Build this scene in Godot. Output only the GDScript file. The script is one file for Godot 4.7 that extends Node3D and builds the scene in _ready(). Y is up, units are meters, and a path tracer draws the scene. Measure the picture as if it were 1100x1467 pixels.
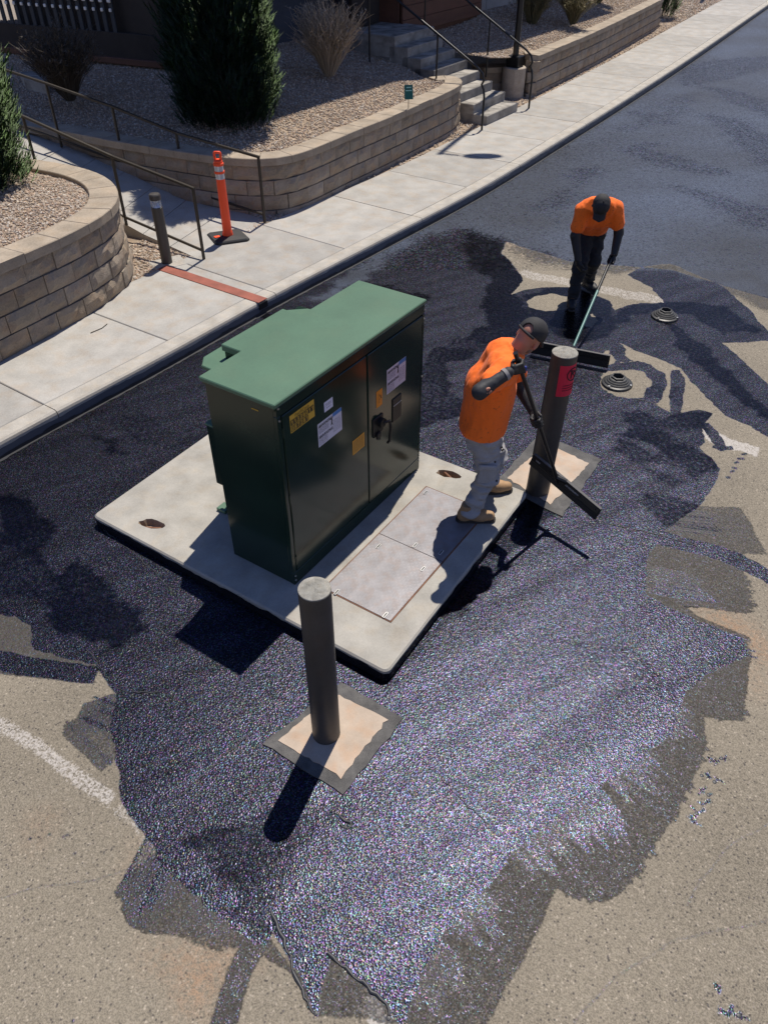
extends Node3D
# A street corner seen from above: a pad-mounted green transformer, two workers spreading sealcoat, sidewalk, planters.

var rng := RandomNumberGenerator.new()
var M := {}

# ---------------------------------------------------------------- naming and tagging
var taken := {}

func numbered(called: String) -> String:
	if not taken.has(called):
		taken[called] = 0
		return called
	taken[called] += 1
	return "%s_%03d" % [called, taken[called]]

func tag(o: Node, label := "", category := "", group := "", kind := "") -> void:
	if label: o.set_meta("label", label)
	if category: o.set_meta("category", category)
	if group: o.set_meta("group", group)
	if kind: o.set_meta("kind", kind)

func thing(called: String, label: String, category: String, at := Vector3.ZERO, group := "") -> Node3D:
	var o := Node3D.new()
	o.name = numbered(called)
	add_child(o, true)
	o.position = at
	tag(o, label, category, group)
	return o

# mesh given in world coordinates; placed under parent (a thing at parent.position, or a part under it) without moving it
func put(called: String, mesh: Mesh, mat: Material, parent: Node = self, at := Vector3.INF) -> MeshInstance3D:
	var o := MeshInstance3D.new()
	o.mesh = mesh
	if mat: o.material_override = mat
	o.cast_shadow = GeometryInstance3D.SHADOW_CASTING_SETTING_ON
	o.name = numbered(called) if parent == self else called
	parent.add_child(o, true)
	if at != Vector3.INF:
		o.position = at
	elif parent != self:
		var p: Node = parent
		var off := Vector3.ZERO
		while p != self:
			off += (p as Node3D).position
			p = p.get_parent()
		o.position = -off
	return o

func structure(called: String, mesh: Mesh, mat: Material) -> MeshInstance3D:
	var o := put(called, mesh, mat)
	o.set_meta("kind", "structure")
	return o

# ---------------------------------------------------------------- mesh building
class MB:
	var v := PackedVector3Array()
	var n := PackedVector3Array()
	var u := PackedVector2Array()
	var c := PackedColorArray()
	var ix := PackedInt32Array()
	var use_c := false
	var col := Color.WHITE

	func vert(p: Vector3, nn: Vector3, uv := Vector2.ZERO) -> int:
		v.append(p); n.append(nn); u.append(uv)
		if use_c: c.append(col)
		return v.size() - 1

	# counter-clockwise seen from outside
	func tri(a: Vector3, b: Vector3, d: Vector3) -> void:
		var nn := (b - a).cross(d - a).normalized()
		var i := vert(a, nn); vert(b, nn); vert(d, nn)
		ix.append_array([i, i + 2, i + 1])

	func quad(a: Vector3, b: Vector3, d: Vector3, e: Vector3, ua := Vector2(0, 1), ub := Vector2(1, 1), ud := Vector2(1, 0), ue := Vector2(0, 0)) -> void:
		var nn := (b - a).cross(e - a)
		if nn.length_squared() < 1e-14: nn = (d - b).cross(e - b)
		nn = nn.normalized()
		var i := vert(a, nn, ua); vert(b, nn, ub); vert(d, nn, ud); vert(e, nn, ue)
		ix.append_array([i, i + 2, i + 1, i, i + 3, i + 2])

	# box with chamfered edges: t maps the unit axes, s is the full size
	func box(t: Transform3D, s: Vector3, ch := 0.006) -> void:
		ch = minf(ch, minf(s.x, minf(s.y, s.z)) * 0.45)
		var h := s * 0.5
		var face := [[Vector3(1, 0, 0), Vector3(0, 1, 0), Vector3(0, 0, 1)], [Vector3(0, 1, 0), Vector3(0, 0, 1), Vector3(1, 0, 0)], [Vector3(0, 0, 1), Vector3(1, 0, 0), Vector3(0, 1, 0)]]
		for f in face:
			for sg in [1.0, -1.0]:
				var nx: Vector3 = f[0] * sg
				var a: Vector3 = f[1]
				var b: Vector3 = f[2] * sg
				var o: Vector3 = nx * h
				var ea: Vector3 = a * ((h * a).length() - ch)
				var eb: Vector3 = b * ((h * b.abs()).length() - ch)
				quad(t * (o - ea - eb), t * (o + ea - eb), t * (o + ea + eb), t * (o - ea + eb))
		if ch <= 0.0: return
		var i3 := Vector3(h.x - ch, h.y - ch, h.z - ch)
		for k in 3:
			var a := (k + 1) % 3
			var b := (k + 2) % 3
			for sa in [1.0, -1.0]:
				for sb in [1.0, -1.0]:
					var p1 := Vector3.ZERO
					p1[a] = h[a] * sa; p1[b] = i3[b] * sb
					var p2 := Vector3.ZERO
					p2[a] = i3[a] * sa; p2[b] = h[b] * sb
					var l := Vector3.ZERO
					l[k] = i3[k]
					_edge(t, p1, p2, l)
		for sx in [1.0, -1.0]:
			for sy in [1.0, -1.0]:
				for sz in [1.0, -1.0]:
					var q := Vector3(sx, sy, sz)
					var a1 := Vector3(h.x, i3.y, i3.z) * q
					var a2 := Vector3(i3.x, h.y, i3.z) * q
					var a3 := Vector3(i3.x, i3.y, h.z) * q
					if sx * sy * sz > 0: tri(t * a1, t * a2, t * a3)
					else: tri(t * a1, t * a3, t * a2)

	func _edge(t: Transform3D, p1: Vector3, p2: Vector3, l: Vector3) -> void:
		var out := (p1 + p2)
		var nn := (p2 - p1).cross(l)
		if nn.dot(out) > 0: quad(t * (p1 - l), t * (p2 - l), t * (p2 + l), t * (p1 + l))
		else: quad(t * (p2 - l), t * (p1 - l), t * (p1 + l), t * (p2 + l))

	# a tube along points with a radius at each, smooth shaded, capped
	func tube(pts: Array, rad, seg := 10, caps := true) -> void:
		var m := pts.size()
		var prev := Vector3.ZERO
		var ax := Vector3.ZERO
		var rows := []
		for i in m:
			var d: Vector3
			if i == 0: d = pts[1] - pts[0]
			elif i == m - 1: d = pts[m - 1] - pts[m - 2]
			else: d = (pts[i + 1] - pts[i]).normalized() + (pts[i] - pts[i - 1]).normalized()
			d = d.normalized()
			if i == 0: ax = d.cross(Vector3(0.31, 0.2, 0.93) if absf(d.z) < 0.8 else Vector3(1, 0.1, 0)).normalized()
			else: ax = (ax - d * ax.dot(d)).normalized()
			var bx := d.cross(ax)
			var r: float = rad[i] if rad is Array else rad
			var row := []
			for k in seg + 1:
				var a := TAU * k / seg
				var nn := ax * cos(a) + bx * sin(a)
				row.append(vert(pts[i] + nn * r, nn, Vector2(float(k) / seg, float(i) / maxf(1, m - 1))))
			rows.append(row)
			if caps and (i == 0 or i == m - 1):
				var cn := -d if i == 0 else d
				var c0 := vert(pts[i], cn, Vector2(0.5, 0.5))
				var ring := []
				for k in seg + 1:
					var a := TAU * k / seg
					ring.append(vert(pts[i] + (ax * cos(a) + bx * sin(a)) * r, cn, Vector2(0.5 + 0.5 * cos(a), 0.5 + 0.5 * sin(a))))
				for k in seg:
					if i == 0: ix.append_array([c0, ring[k], ring[k + 1]])
					else: ix.append_array([c0, ring[k + 1], ring[k]])
		for i in m - 1:
			for k in seg:
				ix.append_array([rows[i][k], rows[i + 1][k], rows[i + 1][k + 1], rows[i][k], rows[i + 1][k + 1], rows[i][k + 1]])

	# lathe about y at c: profile of Vector2(radius, height), flat between the given rings
	func lathe(c0: Vector3, prof: Array, seg := 20, smooth := false) -> void:
		for i in prof.size() - 1:
			var p: Vector2 = prof[i]
			var q: Vector2 = prof[i + 1]
			var dn := Vector2(q.y - p.y, p.x - q.x).normalized()
			for k in seg:
				var a := TAU * k / seg
				var b := TAU * (k + 1) / seg
				var ca := Vector3(cos(a), 0, -sin(a))
				var cb := Vector3(cos(b), 0, -sin(b))
				var na := ca * dn.x + Vector3.UP * dn.y
				var nb := cb * dn.x + Vector3.UP * dn.y
				var i0 := vert(c0 + ca * p.x + Vector3.UP * p.y, na, Vector2(float(k) / seg, p.y))
				vert(c0 + cb * p.x + Vector3.UP * p.y, nb, Vector2(float(k + 1) / seg, p.y))
				vert(c0 + cb * q.x + Vector3.UP * q.y, nb, Vector2(float(k + 1) / seg, q.y))
				vert(c0 + ca * q.x + Vector3.UP * q.y, na, Vector2(float(k) / seg, q.y))
				ix.append_array([i0, i0 + 2, i0 + 1, i0, i0 + 3, i0 + 2])

	# upright prism over a plan polygon (Vector2 x,z), from y0 to y1, top edge chamfered by ch
	func prism(poly: Array, y0: float, y1: float, ch := 0.0) -> void:
		var pl := PackedVector2Array(poly)
		if _area(pl) < 0: pl.reverse()
		var top := pl
		if ch > 0.0:
			var off := Geometry2D.offset_polygon(pl, -ch, Geometry2D.JOIN_MITER)
			if off.size() == 1 and off[0].size() == pl.size():
				# line the inset ring up with the outer one
				top = off[0]
				if _area(top) < 0: top.reverse()
				var best := 0
				for k in top.size():
					if top[k].distance_to(pl[0]) < top[best].distance_to(pl[0]): best = k
				var rot := PackedVector2Array()
				for k in top.size(): rot.append(top[(best + k) % top.size()])
				top = rot
			else:
				ch = 0.0
		var m := pl.size()
		for k in m:
			var a := pl[k]
			var b := pl[(k + 1) % m]
			_side(Vector3(a.x, y0, a.y), Vector3(b.x, y0, b.y), Vector3(b.x, y1 - ch, b.y), Vector3(a.x, y1 - ch, a.y))
			if ch > 0.0:
				var ta := top[k]
				var tb := top[(k + 1) % m]
				_side(Vector3(a.x, y1 - ch, a.y), Vector3(b.x, y1 - ch, b.y), Vector3(tb.x, y1, tb.y), Vector3(ta.x, y1, ta.y))
		var tr := Geometry2D.triangulate_polygon(top)
		for k in range(0, tr.size(), 3):
			var a3 := Vector3(top[tr[k]].x, y1, top[tr[k]].y)
			var b3 := Vector3(top[tr[k + 1]].x, y1, top[tr[k + 1]].y)
			var c3 := Vector3(top[tr[k + 2]].x, y1, top[tr[k + 2]].y)
			if (b3 - a3).cross(c3 - a3).y > 0: tri(a3, b3, c3)
			else: tri(a3, c3, b3)

	func _area(p: PackedVector2Array) -> float:
		var s := 0.0
		for k in p.size(): s += p[k].cross(p[(k + 1) % p.size()])
		return s

	func _side(a: Vector3, b: Vector3, d: Vector3, e: Vector3) -> void:
		# plan polygons are counter-clockwise in (x, z), which is clockwise seen from above: outside is to this side
		quad(b, a, e, d)

	func mesh() -> ArrayMesh:
		var arr := []
		arr.resize(Mesh.ARRAY_MAX)
		arr[Mesh.ARRAY_VERTEX] = v
		arr[Mesh.ARRAY_NORMAL] = n
		arr[Mesh.ARRAY_TEX_UV] = u
		if use_c: arr[Mesh.ARRAY_COLOR] = c
		arr[Mesh.ARRAY_INDEX] = ix
		var am := ArrayMesh.new()
		am.add_surface_from_arrays(Mesh.PRIMITIVE_TRIANGLES, arr)
		return am

func boxm(t: Transform3D, s: Vector3, ch := 0.006) -> ArrayMesh:
	var m := MB.new()
	m.box(t, s, ch)
	return m.mesh()

func tubem(pts: Array, rad, seg := 10) -> ArrayMesh:
	var m := MB.new()
	m.tube(pts, rad, seg)
	return m.mesh()

func prismm(poly: Array, y0: float, y1: float, ch := 0.0) -> ArrayMesh:
	var m := MB.new()
	m.prism(poly, y0, y1, ch)
	return m.mesh()

func at(p: Vector3, yaw := 0.0) -> Transform3D:
	return Transform3D(Basis(Vector3.UP, yaw), p)

# a frame whose x axis is along the given plan direction
func along(p: Vector3, d: Vector2) -> Transform3D:
	var x := Vector3(d.x, 0, d.y).normalized()
	return Transform3D(Basis(x, Vector3.UP, x.cross(Vector3.UP)), p)

func v3(p: Vector2, y: float) -> Vector3:
	return Vector3(p.x, y, p.y)

func lin(r: float, g: float, b: float) -> Color:
	return Color(r, g, b).linear_to_srgb()

func mat(c: Color, rough := 0.8, metal := 0.0) -> StandardMaterial3D:
	var m := StandardMaterial3D.new()
	m.albedo_color = c
	m.roughness = rough
	m.metallic = metal
	return m

# ---------------------------------------------------------------- textures
func noise_bytes(size: int, freq: float, kind: int, oct: int, sd: int, seamless := true) -> PackedByteArray:
	var f := FastNoiseLite.new()
	f.seed = sd
	f.frequency = freq
	f.noise_type = kind as FastNoiseLite.NoiseType
	f.fractal_type = FastNoiseLite.FRACTAL_FBM if oct > 1 else FastNoiseLite.FRACTAL_NONE
	f.fractal_octaves = oct
	if kind == FastNoiseLite.TYPE_CELLULAR:
		f.cellular_return_type = FastNoiseLite.RETURN_CELL_VALUE
		f.cellular_jitter = 1.0
	var im := f.get_seamless_image(size, size) if seamless else f.get_image(size, size)
	im.convert(Image.FORMAT_L8)
	return im.get_data()

func tex(im: Image) -> ImageTexture:
	return ImageTexture.create_from_image(im)

func noise_tex(size: int, freq: float, kind: int, oct: int, sd: int) -> ImageTexture:
	return tex(Image.create_from_data(size, size, false, Image.FORMAT_L8, noise_bytes(size, freq, kind, oct, sd)))

# mottled surface: base colour (linear) varied by two noises, with specks
func mottled(size: int, base: Color, big: float, fine: float, specks: float, sd: int, tint := Color(1, 0.93, 0.84), tint_amt := 0.5) -> ImageTexture:
	var a := noise_bytes(size, 0.008, FastNoiseLite.TYPE_SIMPLEX_SMOOTH, 4, sd)
	var b := noise_bytes(size, 0.3, FastNoiseLite.TYPE_VALUE, 2, sd + 1)
	var d := noise_bytes(size, 0.013, FastNoiseLite.TYPE_SIMPLEX_SMOOTH, 3, sd + 2)
	var out := PackedByteArray()
	out.resize(size * size * 3)
	var r := RandomNumberGenerator.new()
	r.seed = sd
	for i in size * size:
		var k := 1.0 + big * (a[i] - 128.0) / 128.0 + fine * (b[i] - 128.0) / 128.0
		if r.randf() < specks: k *= 0.55 + 0.9 * r.randf()
		var w := clampf((d[i] - 120.0) / 90.0, 0.0, 1.0) * tint_amt
		var cr := base.r * k * lerpf(1.0, tint.r, w)
		var cg := base.g * k * lerpf(1.0, tint.g, w)
		var cb := base.b * k * lerpf(1.0, tint.b, w)
		out[i * 3] = s8(cr)
		out[i * 3 + 1] = s8(cg)
		out[i * 3 + 2] = s8(cb)
	return tex(Image.create_from_data(size, size, false, Image.FORMAT_RGB8, out))

var S8 := PackedByteArray()
func s8(x: float) -> int:
	return S8[clampi(int(x * 4095.0), 0, 4095)]

func make_s8() -> void:
	S8.resize(4096)
	for i in 4096:
		var c := (i + 0.5) / 4096.0
		S8[i] = clampi(int(round((12.92 * c if c < 0.0031308 else 1.055 * pow(c, 1.0 / 2.4) - 0.055) * 255.0)), 0, 255)

func world_mat(t: Texture2D, metres: float, rough: float, bump: Texture2D = null, relief := 0.0) -> StandardMaterial3D:
	var m := StandardMaterial3D.new()
	m.albedo_texture = t
	m.roughness = rough
	m.uv1_triplanar = true
	m.uv1_world_triplanar = true
	m.uv1_scale = Vector3.ONE / metres
	if bump:
		m.heightmap_enabled = true
		m.heightmap_texture = bump
		m.heightmap_scale = relief
	return m

# ---------------------------------------------------------------- the sealcoated pavement
# Sheets of pavement are painted from plan polygons in metres: what has been coated, thinly or thickly, and what is still bare.
class Zone:
	var o: Vector2
	var size: float
	var m := 2048
	var jit := FastNoiseLite.new()

	func _init(at0: Vector2, s: float) -> void:
		o = at0
		size = s
		jit.seed = 5
		jit.frequency = 1.0
		jit.fractal_octaves = 4

	func blank() -> Image:
		return Image.create_empty(m, m, false, Image.FORMAT_L8)

	func ragged(poly: Array, amp: float) -> PackedVector2Array:
		var out := PackedVector2Array()
		for k in poly.size():
			var a: Vector2 = poly[k]
			var b: Vector2 = poly[(k + 1) % poly.size()]
			var n := maxi(1, int(a.distance_to(b) / 0.03))
			for i in n:
				var p := a.lerp(b, float(i) / n)
				out.append(p + Vector2(jit.get_noise_2d(p.x * 2.5, p.y * 2.5) + 0.6 * jit.get_noise_2d(p.x * 14, p.y * 14), jit.get_noise_2d(p.x * 2.5 + 40, p.y * 2.5) + 0.6 * jit.get_noise_2d(p.x * 14 + 70, p.y * 14)) * amp)
		return out

	func fill(im: Image, poly: Array, val: float, amp := 0.03) -> void:
		var p := ragged(poly, amp)
		var s := m / size
		for k in p.size(): p[k] = (p[k] - o) * s
		var y0 := 1e9
		var y1 := -1e9
		for q in p:
			y0 = minf(y0, q.y)
			y1 = maxf(y1, q.y)
		var rows := {}
		for k in p.size():
			var a := p[k]
			var b := p[(k + 1) % p.size()]
			if a.y > b.y:
				var t := a
				a = b
				b = t
			for y in range(maxi(0, ceili(a.y - 0.5)), mini(m, ceili(b.y - 0.5))):
				if not rows.has(y): rows[y] = []
				rows[y].append(a.x + (b.x - a.x) * (y + 0.5 - a.y) / (b.y - a.y))
		var cc := Color(val, val, val)
		for y in rows:
			var xs: Array = rows[y]
			xs.sort()
			for k in range(0, xs.size() - 1, 2):
				var xa := clampi(roundi(xs[k]), 0, m)
				var xb := clampi(roundi(xs[k + 1]), 0, m)
				if xb > xa: im.fill_rect(Rect2i(xa, y, xb - xa, 1), cc)

	func blur(im: Image, k: int) -> void:
		k = k * m / 1024
		im.resize(m / k, m / k, Image.INTERPOLATE_LANCZOS)
		im.resize(m, m, Image.INTERPOLATE_CUBIC)

	# a brush stroke of the given width along points
	func stroke(im: Image, pts: Array, w: float, val: float, amp := 0.02) -> void:
		var left := []
		var right := []
		for i in pts.size():
			var d: Vector2 = (pts[mini(i + 1, pts.size() - 1)] - pts[maxi(i - 1, 0)]).normalized()
			var nn := Vector2(-d.y, d.x) * w * 0.5
			left.append(pts[i] + nn)
			right.append(pts[i] - nn)
		right.reverse()
		fill(im, left + right, val, amp)

# a squeegee pass that runs out: many fine lines side by side, ending unevenly
func drag(z: Zone, target: Image, p0: Vector2, p1: Vector2, w: float, val: float, uneven: float, sd: int) -> void:
	if p0.y < z.o.y and p1.y < z.o.y or p0.y > z.o.y + z.size and p1.y > z.o.y + z.size: return
	var im := z.blank()
	var r := RandomNumberGenerator.new()
	r.seed = sd
	var d := (p1 - p0).normalized()
	var nn := Vector2(-d.y, d.x)
	var n := int(w / 0.013)
	var run := 0.0
	for i in n:
		run = lerpf(run, r.randf_range(-1, 1), 0.35)
		var o := nn * w * ((i + 0.5) / n - 0.5)
		var a := p0 + o + d * r.randf_range(-0.3, 0.3) * uneven
		var b := p1 + o + d * (run * uneven + r.randf_range(-0.25, 0.25) * uneven) - d * pow(absf(2.0 * (i + 0.5) / n - 1.0), 6.0) * 0.07
		var v := val * clampf(0.95 + 0.3 * run + r.randf_range(-0.18, 0.18), 0.5, 1.2)
		z.fill(im, [a + nn * 0.0075, b + nn * 0.0075, b - nn * 0.0075, a - nn * 0.0075], minf(v, 1.0), 0.003)
	# keep whichever coat is thicker, inside the stroke's own rectangle
	var k := z.m / z.size
	var lo := (p0.min(p1) - Vector2.ONE * (w + 0.5) - z.o) * k
	var hi := (p0.max(p1) + Vector2.ONE * (w + 0.5) - z.o) * k
	var a := target.get_data()
	var b := im.get_data()
	for y in range(clampi(int(lo.y), 0, z.m), clampi(int(hi.y), 0, z.m)):
		for x in range(clampi(int(lo.x), 0, z.m), clampi(int(hi.x), 0, z.m)):
			var i := y * z.m + x
			if b[i] > a[i]: a[i] = b[i]
	target.set_data(z.m, z.m, false, Image.FORMAT_L8, a)

func paint(z: Zone, layers: Dictionary, n: int, far: float) -> StandardMaterial3D:
	var bytes := {}
	for k in layers:
		var im: Image = layers[k]
		im.resize(n, n, Image.INTERPOLATE_BILINEAR)
		bytes[k] = im.get_data()
	var T := 1024
	var cell := noise_bytes(T, 0.42 if far < 0.5 else 0.9, FastNoiseLite.TYPE_CELLULAR, 1, 11)
	var soft := noise_bytes(T, 0.012, FastNoiseLite.TYPE_SIMPLEX_SMOOTH, 4, 12)
	var med := noise_bytes(T, 0.09, FastNoiseLite.TYPE_SIMPLEX_SMOOTH, 2, 13)
	var rb := PackedByteArray()
	rb.resize(T * T * 4)
	var r := RandomNumberGenerator.new()
	r.seed = 77
	for i in T * T: rb.encode_u32(i * 4, r.randi())
	var cov: PackedByteArray = bytes.heavy
	var thin: PackedByteArray = bytes.thin
	var pool: PackedByteArray = bytes.pool
	var dry: PackedByteArray = bytes.dry
	var white: PackedByteArray = bytes.white
	var rust: PackedByteArray = bytes.rust
	var coarse := 2 if far > 0.5 else 1
	var alb := PackedByteArray()
	alb.resize(n * n * 3)
	var orm := PackedByteArray()
	orm.resize(n * n * 3)
	var hgt := PackedByteArray()
	hgt.resize(n * n)
	# lookup of sealer sparkle
	for y in n:
		var ty := (y % T) * T
		var tz := ((y / 5 + 300) % T) * T
		for x in n:
			var i := y * n + x
			var tx := ty + (x % T)
			var g := cell[tx]
			var j := tx * 4
			var q := rb[j]
			var sf := soft[tz + (x / 5) % T]
			# how much of this grain is coated
			var c := cov[i] * 1.35 + (q - 128.0) * 0.35 + (g - 128.0) * 0.25 - 40.0
			var t := thin[i]
			if t > 3:
				# thin coats leave the tops of the stones bare
				var c2 := t * 1.05 + (g - 128.0) * 0.5 + (med[tx] - 128.0) * 0.3 + (q - 128.0) * 0.75 - 145.0
				if c2 > c: c = c2
			c = clampf(c / 190.0, 0.0, 1.0)
			# bare pavement
			var k := 0.80 + g * 0.0008 + (q - 128.0) * 0.0026 + (sf - 128.0) * 0.0011
			var br := 0.220 * k
			var bg := 0.190 * k
			var bb := 0.143 * k
			var j2 := ((y / 2 % T) * T + (x / 2 % T)) * 4
			if rb[j2 + 1] > 247:
				br *= 1.5; bg *= 1.5; bb *= 1.55
			elif rb[j2 + 1] < 6:
				br *= 0.4; bg *= 0.4; bb *= 0.45
			var ru := rust[i]
			if ru > 2:
				var w := clampf(ru / 255.0 * (0.5 + (med[tx] + q - 256.0) * 0.004), 0.0, 1.0)
				br = lerpf(br, 0.36, w); bg = lerpf(bg, 0.185, w); bb = lerpf(bb, 0.09, w)
			var wh := white[i]
			if wh > 2:
				var w2 := clampf((wh + (g - 128.0) * 0.9 + (q - 128.0) * 0.6 - 50.0) / 160.0, 0.0, 1.0) * 0.55
				br = lerpf(br, 0.56, w2); bg = lerpf(bg, 0.53, w2); bb = lerpf(bb, 0.5, w2)
			if t > 3:
				# a stain between the stones
				var st := lerpf(1.0, 0.22, clampf((t + (sf - 128.0) * 0.45 + (g - 128.0) * 0.3 + (rb[j2] - 128.0) * 0.55) / 128.0, 0.0, 1.0))
				br *= st; bg *= st; bb *= st
			# sealer: near black, with tinted glints and sheen painted in grain by grain
			var p := clampf((pool[i] - 140.0 + (med[tx] - 128.0) * 0.9 + (sf - 128.0) * 0.6 + (q - 128.0) * 0.4) / 170.0 + 0.5, 0.0, 1.0) * 0.8 if pool[i] > 2 else 0.0
			var d := clampf((dry[i] - 128.0 + (rb[((y / 2 % T) * T + (x / 2 % T)) * 4 + 2] - 128.0) * 0.9 + (med[tx] - 128.0) * 0.5) / 230.0 + 0.5, 0.0, 1.0) if dry[i] > 2 else 0.0
			if far > 0.5 and y < 1700: q = rb[((y / 2 % T) * T + (x / 2 % T)) * 4]
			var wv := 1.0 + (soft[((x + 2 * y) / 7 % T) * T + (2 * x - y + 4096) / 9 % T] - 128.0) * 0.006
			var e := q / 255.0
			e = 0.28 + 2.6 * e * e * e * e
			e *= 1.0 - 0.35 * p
			# streaks that strengthen or weaken the painted sheen
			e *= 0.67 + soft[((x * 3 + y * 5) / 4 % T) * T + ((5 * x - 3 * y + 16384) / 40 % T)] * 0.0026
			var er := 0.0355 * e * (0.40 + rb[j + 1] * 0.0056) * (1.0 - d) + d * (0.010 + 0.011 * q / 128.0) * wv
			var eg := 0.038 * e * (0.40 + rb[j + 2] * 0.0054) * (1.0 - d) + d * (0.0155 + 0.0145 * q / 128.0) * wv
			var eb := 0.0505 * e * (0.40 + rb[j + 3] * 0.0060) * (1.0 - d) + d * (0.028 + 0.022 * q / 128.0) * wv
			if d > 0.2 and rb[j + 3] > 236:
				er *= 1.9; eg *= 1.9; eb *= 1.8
			var o3 := i * 3
			alb[o3] = S8[clampi(int(lerpf(br, er, c) * 4095.0), 0, 4095)]
			alb[o3 + 1] = S8[clampi(int(lerpf(bg, eg, c) * 4095.0), 0, 4095)]
			alb[o3 + 2] = S8[clampi(int(lerpf(bb, eb, c) * 4095.0), 0, 4095)]
			orm[o3] = 255
			orm[o3 + 1] = int(lerpf(225.0, lerpf(lerpf(104.0, 60.0, p), 112.0, d), c))
			orm[o3 + 2] = int(clampf(c * 1.8 - 0.7, 0.0, 1.0) * (1.0 - d) * 255.0)
			var h := 128.0 + (g - 128.0) * 0.10 + (q - 128.0) * 0.62
			h = lerpf(h, 128.0 + (sf - 128.0) * 0.1, c * p * 0.8)
			h = lerpf(h, 128.0 + (h - 128.0) * 0.6, d * c)
			hgt[i] = clampi(int(h), 0, 255)
	var m := ORMMaterial3D.new() if false else StandardMaterial3D.new()
	m.albedo_texture = tex(Image.create_from_data(n, n, false, Image.FORMAT_RGB8, alb))
	m.roughness_texture = tex(Image.create_from_data(n, n, false, Image.FORMAT_RGB8, orm))
	m.roughness_texture_channel = BaseMaterial3D.TEXTURE_CHANNEL_GREEN
	m.roughness = 1.0
	m.metallic = 1.0
	m.metallic_texture = m.roughness_texture
	m.metallic_texture_channel = BaseMaterial3D.TEXTURE_CHANNEL_BLUE
	m.metallic_specular = 0.5
	m.heightmap_enabled = true
	m.heightmap_texture = tex(Image.create_from_data(n, n, false, Image.FORMAT_L8, hgt))
	m.heightmap_scale = RELIEF * (1.0 if far < 0.5 else 0.9)
	m.texture_repeat = false
	return m

const RELIEF := 0.34

func sheet(z: Zone, y: float) -> ArrayMesh:
	var m := MB.new()
	var a := Vector3(z.o.x, y, z.o.y)
	var s := z.size
	m.quad(a + Vector3(0, 0, s), a + Vector3(s, 0, s), a + Vector3(s, 0, 0), a)
	return m.mesh()

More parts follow.
